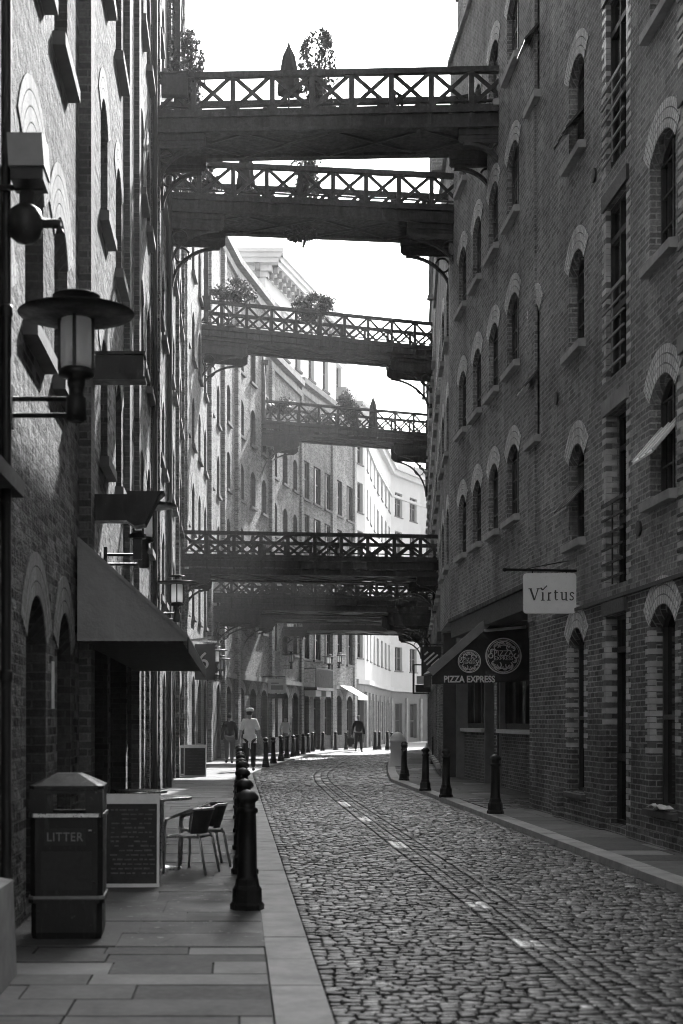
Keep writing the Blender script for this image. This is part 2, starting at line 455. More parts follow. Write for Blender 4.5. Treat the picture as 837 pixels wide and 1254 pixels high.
class Facade:
    """a run of wall from p0 to p1 (plan), facing the street; side -1 = left of the street, +1 = right"""
    def __init__(s, p0, p1, side):
        s.p0 = Vector((p0[0], p0[1], 0)); s.p1 = Vector((p1[0], p1[1], 0)); s.side = side
        s.t = (s.p1-s.p0).normalized(); s.L = (s.p1-s.p0).length
        s.inw = Vector((-s.t.y, s.t.x, 0)) if side < 0 else Vector((s.t.y, -s.t.x, 0))
    def P(s, u, d, z):
        q = s.p0 + s.t*u + s.inw*d
        return Vector((q.x, q.y, z))
    def wall(s, b, z0, z1, ops, mat=0, u0=0, u1=None, uoff=0, rmat=None):
        u1 = s.L if u1 is None else u1
        loops = [[(u0, z0), (u1, z0), (u1, z1), (u0, z1)]]
        for o in ops:
            loops.append([(o['u0'], o['z0']), (o['u1'], o['z0'])] + arch_pts(o['u0'], o['u1'], o['zs'], o['rise']))
        tris = tessellate_polygon([[Vector((a, c, 0)) for a, c in l] for l in loops])
        flat = [p for l in loops for p in l]
        for t in tris:
            pts = [flat[k] for k in t]
            b.face([s.P(a, 0, c) for a, c in pts], mat, [(a+uoff, c) for a, c in pts])
        for o, l in zip(ops, loops[1:]):
            d = o.get('d', .22)
            for k in range(len(l)):
                a, c = l[k], l[(k+1) % len(l)]
                if abs(a[0]-c[0]) < 1e-5: uv = [(a[0]+uoff, a[1]), (c[0]+uoff, c[1]), (c[0]+uoff+d, c[1]), (a[0]+uoff+d, a[1])]
                else: uv = [(a[0]+uoff, a[1]), (c[0]+uoff, c[1]), (c[0]+uoff, c[1]+d), (a[0]+uoff, a[1]+d)]
                b.face([s.P(a[0], 0, a[1]), s.P(c[0], 0, c[1]), s.P(c[0], d, c[1]), s.P(a[0], d, a[1])], mat if rmat is None else rmat, uv)
    def mass(s, b, z0, z1, depth, mat=0, roof=0, n0=True, n1=True):
        """roof, end walls and back of the block behind the facade"""
        a, c = s.P(0, 0, z1), s.P(s.L, 0, z1); e, f = s.P(s.L, depth, z1), s.P(0, depth, z1)
        b.face([a, c, e, f], roof)
        lo = lambda p: Vector((p.x, p.y, z0))
        if n0: b.face([lo(a), a, f, lo(f)], mat)
        if n1: b.face([lo(c), c, e, lo(e)], mat)
        b.face([lo(f), f, e, lo(e)], mat)
    def fbox(s, b, u0, u1, d0, d1, z0, z1, mat=0):
        c = [(u0,d0),(u1,d0),(u1,d1),(u0,d1)]
        b.hexa([s.P(u, d, z0) for u, d in c] + [s.P(u, d, z1) for u, d in c], mat)

TEMPL = {}
def window_templ(w, h, rise, d, kind, amat, sill, arch_t):
    key = (round(w,2), round(h,2), round(rise,2), round(d,2), kind, amat, sill, round(arch_t,2))
    if key in TEMPL: return TEMPL[key]
    fr = MB(); t = .055
    y0, y1 = d-.02, d+.05
    top = [(w/2+(p[0]-w/2), p[1]) for p in arch_pts(0, w, h, rise)]
    pane = MB(); pane.face([(0, d+.03, 0), (w, d+.03, 0)] + [(p[0], d+.03, p[1]) for p in top])
    fr.box(0, t, y0, y1, 0, h); fr.box(w-t, w, y0, y1, 0, h); fr.box(t, w-t, y0, y1, 0, t)
    inner = arch_pts(t, w-t, h, max(rise-t*.5, 0)) if rise > 0 else [(w-t, h-t), (t, h-t)]
    for k in range(len(top)-1):
        fr.prism([(top[k][0], y0, top[k][1]), (top[k+1][0], y0, top[k+1][1]), (inner[k+1][0], y0, inner[k+1][1]), (inner[k][0], y0, inner[k][1])], (0, y1-y0, 0))
    H = h+rise
    if kind == 'casement':
        fr.box(w/2-.025, w/2+.025, y0-.004, y1, t, H-t-.01)
        n = max(2, round(h/.42))
        for k in range(1, n+1): fr.box(t, w-t, y0+.006, y1-.004, h*k/n-.014, h*k/n+.014)
        for q in (.25, .75): fr.box(w*q-.012, w*q+.012, y0+.01, y1-.006, t, h)
    elif kind == 'door':
        fr.box(w/2-.03, w/2+.03, y0-.004, y1, 0, H-.03)
        fr.box(t, w-t, y0-.006, y1-.002, .85, .95)
        fr.box(t, w-t, y0-.006, y1-.002, h-.5, h-.42)
    elif kind == 'sash':
        fr.box(t, w-t, y0-.004, y1, h*.5-.03, h*.5+.03)
        fr.box(w/2-.015, w/2+.015, y0+.006, y1-.004, t, h-t)
    elif kind == 'pair':
        fr.box(w/2-.09, w/2+.09, y0-.03, y1, 0, h)
        fr.box(0, w, y0+.006, y1-.004, h*.55-.03, h*.55+.03)
    parts = [('frame', fr, 'black' if kind == 'door' else 'frame'), ('pane', pane, 'glass')]
    if sill:
        sb = MB(); pr, th = (.11, .13) if sill != 'thin' else (.07, .09)
        sb.hexa(((-.1,-pr,-th),(w+.1,-pr,-th),(w+.1,d,-th),(-.1,d,-th),(-.1,-pr,-.02),(w+.1,-pr,-.02),(w+.1,d-.01,.012),(-.1,d-.01,.012)))
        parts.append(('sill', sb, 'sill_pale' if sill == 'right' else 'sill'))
    if arch_t > 0 and rise > 0:
        ab = MB(); rings = max(1, round(arch_t/.115)); off = .003
        r0 = (w*w/4+rise*rise)/(2*rise); cz = h+rise-r0; a = math.asin(min(1, w/2/r0))
        for k in range(rings):
            ra, rb = r0+off+k*.115, r0+off+k*.115+.107
            n = 14
            for j in range(n):
                t0, t1 = -a+2*a*j/n, -a+2*a*(j+1)/n
                q = [(w/2+r*math.sin(t_), cz+r*math.cos(t_)) for r, t_ in ((ra,t0),(ra,t1),(rb,t1),(rb,t0))]
                uv = [(ra*t0, .112*k), (ra*t1, .112*k), (ra*t1, .112*k+.107), (ra*t0, .112*k+.107)]
                ab.face([(p[0], -.012, p[1]) for p in q], 0, uv)
                ab.face([(q[3][0],-.012,q[3][1]), (q[2][0],-.012,q[2][1]), (q[2][0],.0,q[2][1]), (q[3][0],.0,q[3][1])])
                ab.face([(q[0][0],-.012,q[0][1]), (q[1][0],-.012,q[1][1]), (q[1][0],.0,q[1][1]), (q[0][0],.0,q[0][1])])
        parts.append(('arch', ab, amat))
    meshes = []
    for nm, mb, mt in parts:
        o = mb.build(nm, mt, None, (0,0,0)); meshes.append((nm, o.data)); bpy.data.objects.remove(o)
    TEMPL[key] = meshes
    return meshes

def add_window(fc, root, o, amat='arch', arch_t=.34):
    """window > pane, sill, arch in the opening o of facade fc; shared meshes"""
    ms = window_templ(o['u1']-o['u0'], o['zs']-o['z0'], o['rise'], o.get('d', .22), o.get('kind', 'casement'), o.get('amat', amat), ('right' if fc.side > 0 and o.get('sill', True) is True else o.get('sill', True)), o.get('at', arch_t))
    ang = math.atan2(fc.inw.y, fc.inw.x) - PI/2      # local y looks into the wall
    xd = Vector((math.cos(ang), math.sin(ang), 0))
    u = o['u0'] if xd.dot(fc.t) > 0 else o['u1']
    p = fc.P(u, 0, o['z0'])
    nm, me = ms[0]
    w = bpy.data.objects.new('door' if o.get('kind') == 'door' else 'window', me); COL.objects.link(w)
    w.parent = root; w.location = p - root.location; w.rotation_euler = (0, 0, ang)
    for nm, me in ms[1:]:
        c = bpy.data.objects.new(nm, me); COL.objects.link(c); c.parent = w
    return w

def op(u0, u1, z0, crown, rise, **kw):
    return dict(u0=u0, u1=u1, z0=z0, zs=crown-rise, rise=rise, **kw)

def quoins(fc, b, u, sgn, z0, z1, d=.2):
    """banded bullnose bricks up the edge of an opening at u, running away from it in direction sgn"""
    k = 0; z = z0
    while z < z1-.03:
        l = .20 if k % 2 == 0 else .10
        a, c = sorted((u, u+sgn*l*R.uniform(.9, 1.1)))
        m = 0 if k % 2 == 0 else (1 if R.random() < .7 else 0)
        fc.fbox(b, a, c, -.006, .03, z+.005, min(z+.072, z1), m)
        fc.fbox(b, *sorted((u, u-sgn*.006)), -.006, min(l*.75, d), z+.005, min(z+.072, z1), m)
        z += .0755; k += 1

# ---- right side, first warehouse (y 11 .. 24.4)
def right_warehouse():
    fc = Facade((5.05, -5.0), (5.05, 24.4), 1)
    root = thing('warehouse', 'dark brick warehouse with banded loading doors beside the white hanging sign', 'building', (5.05, 17, 0))
    U = lambda y: y+5.0
    up, lo, st = [], [], []
    for k in range(5):
        z = 4.22+2.86*k
        for a, c, w in ((16.31, 17.31, 1), (20.58, 21.52, 1), (12.6, 13.6, 1)):
            o = op(U(a), U(c), z, z+1.42, .24, kind='casement', d=.15)
            (up if z > 3.3 else lo).append(o)
    for y0, y1 in ((18.35, 19.36), (15.0, 16.02)):
        for k in range(5):
            z = 3.36+2.8*k
            up.append(op(U(y0), U(y1), z, z+2.33, 0, kind='door', sill=None, d=.2 if k == 0 else .08, loop=True))
    for z, h in ((6.3, 2.25), (12.0, 2.3)):
        up.append(op(U(23.6), U(24.3), z, z+h, .2, kind='sash', d=.1))
    for a, c in ((16.31, 17.31), (20.58, 21.52), (12.6, 13.6)):
        lo.append(op(U(a), U(c), .5, 2.93, .24, kind='sash', d=.17, sill='thin'))
    lo.append(op(U(18.35), U(19.36), .16, 2.97, 0, kind='door', sill=None, d=.17))
    b = MB()
    fc.wall(b, 3.2, 17.2, up, 0)
    fc.wall(b, 0, 3.2, lo, 1)
    fc.mass(b, 0, 17.2, 9, 0, 0)
    b.build('wall', ['brick_shade', 'brick_lower'], root)
    for o in up+lo: add_window(fc, root, o)
    # thicker pale quoins beside the loading doors and ground floor windows
    b = MB()
    for y0, y1 in ((18.35, 19.36), (15.0, 16.02)):
        for k in range(5):
            z = 3.36+2.8*k
            quoins(fc, b, U(y1), 1, z, z+2.33, .19 if k == 0 else .07); quoins(fc, b, U(y0), -1, z, z+2.33, .07)
    for a, c in ((16.31, 17.31), (20.58, 21.52), (12.6, 13.6)):
        quoins(fc, b, U(c), 1, 1.15, 2.65); quoins(fc, b, U(a), -1, 1.15, 2.65)
    quoins(fc, b, U(19.36), 1, 1.5, 2.97); quoins(fc, b, U(18.35), -1, .16, 2.97)
    b.build('quoin', ['quoin', 'quoin_dark'], root)
    # lintels and iron guard rails of the loading doors
    for y0, y1 in ((18.35, 19.36), (15.0, 16.02)):
        for k in range(5):
            z = 3.36+2.8*k
            b = MB(); fc.fbox(b, U(y0)-.12, U(y1)+.12, -.04, .3, z+2.333, z+2.333+.2)
            b.build('lintel', 'timber' if k else 'stone', root)
            b = MB()
            for j in range(6):
                b.bar(fc.P(U(y0)-.05, -.05, z+.1+j*.2), fc.P(U(y1)+.05, -.05, z+.1+j*.2), .022, .03 if j < 5 else .05, (1,0,0))
            b.bar(fc.P((U(y0)+U(y1))/2, -.05, z), fc.P((U(y0)+U(y1))/2, -.05, z+1.1), .02, .02, (1,0,0))
            b.build('guard_rail', 'mid_paint' if k else 'iron', root)
    b = MB(); fc.fbox(b, U(18.3), U(19.42), -.05, .3, 2.973, 3.15)
    b.build('lintel', 'timber', root)
    b = MB(); fc.fbox(b, U(10.2), U(22.5), -.035, 0.003, 3.17, 3.22)
    b.build('string_course', 'timber', root)
    b = MB()   # stone base blocks and shallow plinth
    fc.fbox(b, U(21.9), U(22.3), -.09, .02, .0, .5); fc.fbox(b, U(-5), U(18.2), -.05, .01, .0, .22); fc.fbox(b, U(19.5), U(21.8), -.05, .01, .0, .16)
    b.build('plinth', 'brick_lower', root)
    for y, z in ((17.75, 3.95), (22.3, 6.6), (19.95, 9.2)):
        b = MB(); rows = [[(5.045, y+r*math.cos(2*PI*k/14), z+r*math.sin(2*PI*k/14)) for k in range(14)] for r in (.10, .09)]
        rows = [[(5.048, p[1], p[2]) for p in rows[0]], [(5.02, p[1], p[2]) for p in rows[0]], [(5.015, y+.02*math.cos(2*PI*k/14), z+.02*math.sin(2*PI*k/14)) for k in range(14)]]
        b.grid(rows, True, 0, False, True); b.build('anchor_plate', 'timber', root)
    b = MB(); fc.fbox(b, U(23.85), U(24.4)+.01, -.03, .02, 3.24, 17.0); b.build('corner_pier', 'brick_mid', root)
    b = MB()   # open pivot sashes leaning out over the sill
    for y0, y1, z in ((16.4, 17.22, 4.9), (20.66, 21.44, 4.9), (20.66, 21.44, 10.4), (23.62, 24.28, 7.35), (23.62, 24.28, 13.1)):
        b = MB()
        p = [(fc.P(U(y0), .12, z+.16), fc.P(U(y1), .12, z+.16)), (fc.P(U(y0), -.24, z-.26), fc.P(U(y1), -.24, z-.26))]
        (a, c), (e, f) = p
        n = Vector((0, 0, .03))
        b.hexa((a, c, f, e, a+n, c+n, f+n, e+n))
        for t in (.0, .33, .66, 1): b.bar(a.lerp(c, t)+n*1.2, e.lerp(f, t)+n*1.2, .03, .03, (0,0,1), 1)
        b.build('open_sash', ['glass' if y0 > 17 else 'pale_paint', 'pale_paint' if y0 < 17 else 'frame'], root)  # nearest sash pane coloured pale in place of its sky reflection
    # faded painted letters
    return root, fc
R1, FC_R1 = right_warehouse()

# ---- right side, second warehouse (y 24.4 .. 33.4), ground floor set back behind a shopfront
def right_second():
    fc = Facade((5.05, 24.4), (5.05, 33.4), 1)
    root = thing('warehouse', 'brick warehouse with rows of four arched windows above the dark restaurant front', 'building', (5.05, 29, 0))
    U = lambda y: y-24.4
    ops = []
    for k in range(4):
        z = 5.25+2.74*k
        for a, c in ((25.33, 26.4), (27.3, 28.3), (29.2, 30.2), (31.1, 32.1)):
            ops.append(op(U(a), U(c), z, z+1.32, .24, kind='casement', d=.11))
    b = MB()
    fc.wall(b, 3.95, 16.9, ops, 0)
    b.face([fc.P(0, 0, 3.95), fc.P(fc.L, 0, 3.95), fc.P(fc.L, 9, 3.95), fc.P(0, 9, 3.95)], 0)
    fc.mass(b, 3.95, 16.9, 9, 0, 0)
    b.build('wall', 'brick_mid', root)
    for o in ops: add_window(fc, root, o)
    b = MB(); fc.fbox(b, -.01, fc.L+.02, -.07, .35, 16.903, 17.02); b.build('coping', 'stone', root)
    b = MB(); fc.fbox(b, .003, 9, .02, .5, 3.5, 3.947); b.build('beam', 'timber', root)
    b = MB(); fc.fbox(b, .003, 9, -.05, .02, 3.86, 3.945); b.build('cornice', 'iron', root)
    b = MB(); b.box(5.3, 6.2, 33.0, 33.9, 17.0, 19.2); b.box(5.25, 6.25, 32.95, 33.95, 18.7, 18.9)
    b.build('chimney', 'brick_mid', root)
    return root
R2 = right_second()

def restaurant():
    root = thing('restaurant', 'recessed black restaurant front with brick dado and pale sills under the beam', 'shopfront', (6.05, 30, 0))
    fc = Facade((6.05, 24.4), (6.05, 38.0), 1)
    U = lambda y: y-24.4
    def one(nm, mt, par, *q):
        m = MB(); fc.fbox(m, *q); return m.build(nm, mt, par)
    for a, c in ((24.45, 32.3), (34.3, 37.5)):
        one('dado', 'brick_lower', root, U(a), U(c), 0, .3, 0, 1.28)
        one('sill', 'white_paint', root, U(a), U(c)+.03, -.12, .2, 1.283, 1.37)
        b = MB(); k = 7 if a < 30 else 3
        fc.fbox(b, U(a), U(c), .1, .2, 1.373, 1.5); fc.fbox(b, U(a), U(c), .1, .2, 3.3, 3.6)
        for j in range(k+1):
            u = lerp(U(a)+.04, U(c)-.04, j/k); fc.fbox(b, u-.04, u+.04, .08, .2, 1.5, 3.3)
        w = b.build('window', 'black', root)
        b = MB(); b.face([fc.P(U(a), .16, 1.4), fc.P(U(c), .16, 1.4), fc.P(U(c), .16, 3.5), fc.P(U(a), .16, 3.5)]); b.build('pane', 'glass', w)
    d = one('door', 'black', root, U(32.4), U(34.2), .25, .32, .06, 2.6)
    b = MB(); b.bar(fc.P(U(32.7), .2, 1.0), fc.P(U(32.7), .2, 1.5), .03, .03, (1,0,0)); b.build('handle', 'steel', d)
    one('transom', 'black', root, U(32.42), U(34.18), .2, .3, 2.603, 3.6)
    for u in (U(32.35), U(34.25)): one('door_post', 'mid_paint', root, u-.045, u+.045, -.04, .18, .0, 3.6)
    one('pillar', 'mid_paint', root, U(37.55), U(37.7), -.2, .1, .0, 3.9)
    one('panel', 'timber', root, U(37.9), U(37.98), -.5, .35, 0, 3.9)
    for u in (U(24.6), U(29)): one('ceiling_beam', 'timber', root, u, u+.15, -.9, -.01, 3.62, 3.94)
    for u in (U(26.2), U(27.4)): one('planter', 'pot', root, u, u+.5, -.1, .05, 1.375, 1.5)
restaurant()

def right_far():
    spec = [((5.05,33.4), (5.5,38.0), 15.4, 'brick_mid', 3.95, 'narrow brown brick warehouse next beyond the restaurant building, ending lower than it'),
            ((5.5,38.0), (6.35,45.0), 14.6, 'brick_mid', 0, 'brown brick building whose corner carries the striped square sign'),
            ((6.35,45.0), (7.9,57.5), 17.6, 'brick_far', 0, 'grey brick building that carries the far end of the third walkway'),
            ((7.9,57.5), (9.2,68.0), 16.7, 'brick_far', 0, 'pale brick building on the inside of the bend, farthest along the shaded side'),
            ((9.2,68.0), (10.6,78.0), 17.6, 'brick_far', 0, 'last brick building on the shaded side where the street bends away')]
    for p0, p1, H, m, z0, lab in spec:
        fc = Facade(p0, p1, 1)
        root = thing('warehouse', lab, 'building', (p0[0], p0[1], 0))
        ops = []; n = max(2, int(fc.L/2.2))
        zb = 5.3 if z0 > 0 else 5.1
        for k in range(int((H-zb-.5)/2.72)):
            for j in range(n):
                u = fc.L*(j+.5)/n
                ops.append(op(u-.5, u+.5, zb+2.72*k, zb+2.72*k+1.4, .24, d=.12))
        if z0 == 0:
            for j in range(n):
                u = fc.L*(j+.5)/n
                ops.append(op(u-.6, u+.6, .4, 2.8, .2, d=.2, kind='sash'))
        b = MB(); fc.wall(b, z0, H, ops); fc.mass(b, z0, H, 8)
        if z0 > 0: b.face([fc.P(0,0,z0), fc.P(fc.L,0,z0), fc.P(fc.L,8,z0), fc.P(0,8,z0)])
        b.build('wall', m, root)
        for o in ops: add_window(fc, root, o)
        b = MB(); fc.fbox(b, 0.02, fc.L-.02, -.08, .3, H+.003, H+.13); b.build('coping', 'stone', root)
        if p0[1] == 33.4:
            b = MB(); b.bar((5.2,36,15.4), (5.2,36,16.6), .5, .5, (0,1,0)); b.build('chimney', m, root)
        if p0[1] in (38.0, 57.5):
            b = MB(); b.lathe([(.12,0),(.1,.1),(.06,.2),(.05,1.6),(.09,1.65),(.09,1.75),(.05,1.8),(.05,2.3),(.13,2.35),(.08,2.6),(.03,2.8),(.01,3.1)], (p1[0]-.25, p1[1]-.6, H+.1), 10)
            b.build('finial', 'iron_light', root)
        if p0[1] > 33.5:
            b = MB(); fc.fbox(b, .0, fc.L, -.1, .02, 3.7, 3.95); b.build('fascia', 'timber', root)
right_far()

# ---- left side
def left_near():
    fc = Facade((-1.55, -5.0), (-1.55, 13.75), -1)
    root = thing('warehouse', 'brick warehouse nearest the camera with blind ground floor arches behind the litter bin', 'building', (-1.55, 9, 0))
    U = lambda y: y+5.0
    ops, blind = [], []
    for k in range(6):
        z = 4.5+2.93*k
        for a, c in ((10.5, 11.5), (12.2, 13.15)): ops.append(op(U(a), U(c), z, z+1.5, .3, d=.22))
    for a, c in ((6.6, 7.6), (8.7, 9.62)):
        ops.append(op(U(a), U(c), 3.2, 4.75, .3, d=.22))
        for k in range(2): ops.append(op(U(a), U(c), 7.4+2.93*k, 8.9+2.93*k, .3, d=.22))
    for a, c in ((10.55, 11.65), (12.4, 13.4), (7.4, 8.4)): blind.append(op(U(a), U(c), .1, 2.52, .35, d=.2))
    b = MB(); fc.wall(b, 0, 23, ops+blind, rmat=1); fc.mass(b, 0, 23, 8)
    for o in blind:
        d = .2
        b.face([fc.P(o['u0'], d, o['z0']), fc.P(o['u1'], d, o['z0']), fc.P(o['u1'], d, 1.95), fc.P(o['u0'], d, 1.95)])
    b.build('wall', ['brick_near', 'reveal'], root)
    for o in ops: add_window(fc, root, o, 'arch_left', .46)
    for o in blind:
        o2 = dict(o); o2['z0'] = 1.95; o2['sill'] = None; o2['kind'] = 'sash'
        add_window(fc, root, o2, 'arch_left', .35)
    b = MB(); b.tube([(-1.505, 9.36, z) for z in (0.05, 5, 10, 16, 22)], .035, 10)
    for z in (1.8, 4.2, 6.6, 9): b.lathe([(.04,0),(.045,.02),(.045,.06),(.04,.08)], (-1.505, 9.36, z), 10)
    b.build('drainpipe', 'iron', root)
    b = MB(); fc.fbox(b, U(12.02), U(12.06), -.02, .0, 1.65, 2.05); b.build('number_plate', 'pale_paint', root)
left_near()

def left_second():
    root = thing('warehouse', 'sunlit brick warehouse with thin buttress piers above the grey awning', 'building', (-1.55, 20, 0))
    fc = Facade((-1.55, 13.75), (-1.55, 26.6), -1)
    U = lambda y: y-13.75
    ops = []
    for k in range(7):
        z = 4.6+2.82*k
        for a, c in ((16.4, 17.3), (18.5, 19.4), (23.2, 24.1), (25.0, 25.9)):
            ops.append(op(U(a), U(c), z, z+1.45, .28, d=.22))
        ops.append(op(U(20.4), U(21.5), z-.3, z+1.9, 0, d=.3, kind='door', sill=None))
    shop = [op(U(14.9), U(17.3), .08, 2.9, 0, d=.45), op(U(17.7), U(20.2), .08, 2.9, 0, d=.45), op(U(20.5), U(22.4), .08, 2.9, 0, d=.45),
            op(U(24.2), U(25.4), .08, 2.6, .3, d=.3)]
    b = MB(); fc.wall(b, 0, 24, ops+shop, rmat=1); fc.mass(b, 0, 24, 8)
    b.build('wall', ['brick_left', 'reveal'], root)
    for o in ops: add_window(fc, root, o, 'arch_left', .40)
    for o in shop: o['kind'] = 'door'; o['sill'] = None; add_window(fc, root, o, 'arch_left', .35)
    b = MB(); b.box(-1.6, -1.43, 14.15, 14.5, .0, 24); b.build('pier', 'painted_shade_brick', root)
    for y in (19.9, 21.9, 26.2):
        b = MB(); b.box(-1.6, -1.47, y, y+.4, 0 if y > 21 else 2.95, 24); b.build('pier', 'painted_shade_brick', root)
    for x, y in ((-1.44, 22.5), (-1.42, 23.6)):
        b = MB(); b.box(-1.6, x, y, y+.35, 0, 3.3); b.build('pier', 'brick_left', root)
    b = MB(); b.tube([(-1.46, 25.95, z) for z in (.05, 8, 16, 23.8)], .05, 8); b.build('drainpipe', 'iron', root)
left_second()

def left_third():
    root = thing('warehouse', 'tall brick warehouse with banded brick piers where the two upper walkways join', 'building', (-1.55, 34, 0))
    fc = Facade((-1.55, 26.6), (-1.55, 42.0), -1)
    U = lambda y: y-26.6
    ops = []
    for k in range(7):
        z = 4.1+2.82*k
        for a in (28.4, 30.2, 33.6, 35.4, 38.2, 39.8): ops.append(op(U(a), U(a)+.95, z, z+1.5, .28, d=.2))
    low = [op(U(a), U(a)+1.1, .08, 2.6, .3, d=.3, kind='door', sill=None) for a in (28.3, 30.4, 33.4, 35.6, 38, 40)]
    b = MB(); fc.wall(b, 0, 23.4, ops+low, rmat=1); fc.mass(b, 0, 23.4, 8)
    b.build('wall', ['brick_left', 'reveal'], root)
    for o in ops+low: add_window(fc, root, o, 'arch_left', .36)
    for y in (27.6, 32.2, 37.2, 41.2):
        b = MB(); z = .0; k = 0
        while z < 23.3:
            b.box(-1.6, -1.46, y, y+.42, z, z+.225, 1)
            if k % 2: b.box(-1.59, -1.452, y-.008, y+.2, z+.008, z+.215, 0)
            z += .225; k += 1
        b.build('pier', ['brick_left', 'painted_shade_brick'], root)
    b = MB(); b.tube([(-1.47, 31.9, z) for z in (.05, 8, 16, 23.4)], .06, 8); b.build('drainpipe', 'iron', root)
    b = MB(); fc.fbox(b, 0, fc.L, -.12, .3, 23.403, 23.6); b.build('coping', 'stone', root)
left_third()

def left_curve():
    P = [(-1.55,42.0), (-1.0,52.0), (-.55,57.0), (0,60.2), (1.6,66.5), (3.3,72.5), (5.4,78.3), (6.96,82.6)]
    labs = ['sunlit brick warehouse at the start of the curve, behind the hanging number sign',
            'curving brick warehouse with a wide banded pier behind the fourth walkway',
            'brick warehouse in the middle of the curve with paired arched windows',
            'brick building with tall paired windows at the end of the curve beside the white crescent']
    groups = [(0, 2, 20.9), (2, 4, 20.9), (4, 5, 18.6), (5, 7, 18.8)]
    for gi, (a, c, H) in enumerate(groups):
        root = thing('warehouse', labs[gi], 'building', (P[a][0], P[a][1], 0))
        wb = MB()
        for i in range(a, c):
            fc = Facade(P[i], P[i+1], -1)
            ops = []; pair = gi == 3
            n = max(1, round(fc.L/2.4))
            zb = 4.9 if gi != 1 else 5.6
            for k in range(int((H-zb-.6)/2.75)):
                for j in range(n):
                    u = fc.L*(j+.5)/n; z = zb+2.75*k
                    if pair: ops.append(op(u-.65, u+.65, z-.1, z+1.85, 0, d=.15, kind='pair', sill=True, at=0))
                    else: ops.append(op(u-.48, u+.48, z, z+1.55, .3, d=.2))
            low = []
            for j in range(n):
                u = fc.L*(j+.5)/n
                low.append(op(u-.6, u+.6, .1 if j % 2 else .8, 3.0, .3, d=.25, kind='door' if j % 2 else 'sash', sill=None))
            fc.wall(wb, 3.45, H, ops, rmat=1); fc.wall(wb, 0, 3.45, low, 2, rmat=1); ops += low; fc.mass(wb, 0, H, 7, n0=(i == a), n1=(i == c-1))  # ground floor coloured darker to imitate shade from the low walkways
            for o in ops: add_window(fc, root, o, 'arch_left', .3)
            def one(nm, mt, *q):
                m = MB(); fc.fbox(m, *q); m.build(nm, mt, root)
            one('cornice', 'stone', 0, fc.L, -.28, .2, H+.003, H+.28); one('string_course', 'stone', 0, fc.L, -.12, .02, H-.5, H-.2)
            one('string_course', 'stone', 0, fc.L, -.1, .02, 3.35, 3.55)
            us = [.02] if gi < 3 else [.02, fc.L-.4]
            for u in us:
                pb = MB()
                if gi == 3: fc.fbox(pb, u, u+.38, -.1, .05, 0, H-.5, 1)
                else:
                    z = 0; k = 0
                    while z < H-.6:
                        fc.fbox(pb, u, u+.5, -.14, .05, z, z+.23, 1)
                        if k % 2: fc.fbox(pb, u-.004, u+.24, -.146, -.02, z+.01, z+.22, 0)
                        z += .23; k += 1
                pb.build('pier', ['brick_far', 'brick_shade'], root)
        wb.build('wall', ['brick_far', 'reveal', 'painted_shade_brick'], root)
left_curve()

def stone_hall():
    root = thing('stone_hall', 'pale classical stone building with deep cornice rising above the curved brick roofs', 'building', (2.4, 71, 0))
    P = [(1.5, 70.0), (3.7, 76.5), (6.5, 84.0)]
    H = 24.6
    b, cn, cs, st = MB(), MB(), MB(), MB()
    # gable wall looking down the street
    ga = Facade((-8.0, 70.0), (1.5, 70.0), -1)
    ga.inw = Vector((0, 1, 0))
    runs = [ga, Facade(P[0], P[1], -1), Facade(P[1], P[2], -1)]
    for i, fc in enumerate(runs):
        ops = []
        if i == 0:
            for u in (fc.L-1.7, fc.L-4.4): ops.append(op(u-.6, u+.6, 19.2, 21.4, 0, d=.2, kind='sash', at=0))
        else:
            n = 3
            for j in range(n):
                u = fc.L*(j+.5)/n; ops.append(op(u-.5, u+.5, 20.2, 22.2, 0, d=.2, kind='sash', at=0))
        fc.wall(b, 0, H-1.2, ops)
        for o in ops: add_window(fc, root, o)
        for o in ops:
            st = MB(); fc.fbox(st, o['u0']-.2, o['u1']+.2, -.12, .05, o['zs']+.02, o['zs']+.2); fc.fbox(st, o['u0']-.3, o['u1']+.3, -.25, .05, o['zs']+.2, o['zs']+.34); st.build('window_surround', 'pale_stone', root)
        cn = MB()
        for d, z0, z1 in ((.12, H-1.2, H-.95), (.30, H-.95, H-.65), (.62, H-.65, H-.42), (.74, H-.42, H-.2), (.85, H-.2, H)):
            fc.fbox(cn, -.0 if i else 0, fc.L + (d if i == 0 else 0), -d, .5, z0, z1)
        cn.build('cornice', 'pale_stone', root)
        cn = MB(); fc.fbox(cn, 0, fc.L+(.1 if i == 0 else 0), -.1, .3, H-2.0, H-1.85); cn.build('string_course', 'pale_stone', root)
        n = int(fc.L/.75)
        for j in range(n):
            u = (j+.5)*fc.L/n; cs = MB(); fc.fbox(cs, u-.13, u+.13, -.55, -.1, H-.95, H-.66); fc.fbox(cs, u-.11, u+.11, -.3, -.1, H-1.25, H-.952); cs.build('console', 'stone', root)
    b.face([(-8,70,H-.1), (1.5,70,H-.1), (3.7,76.5,H-.1), (6.5,84,H-.1), (2,92,H-.1), (-8,88,H-.1)])
    b.build('wall', 'pale_stone', root)
stone_hall()

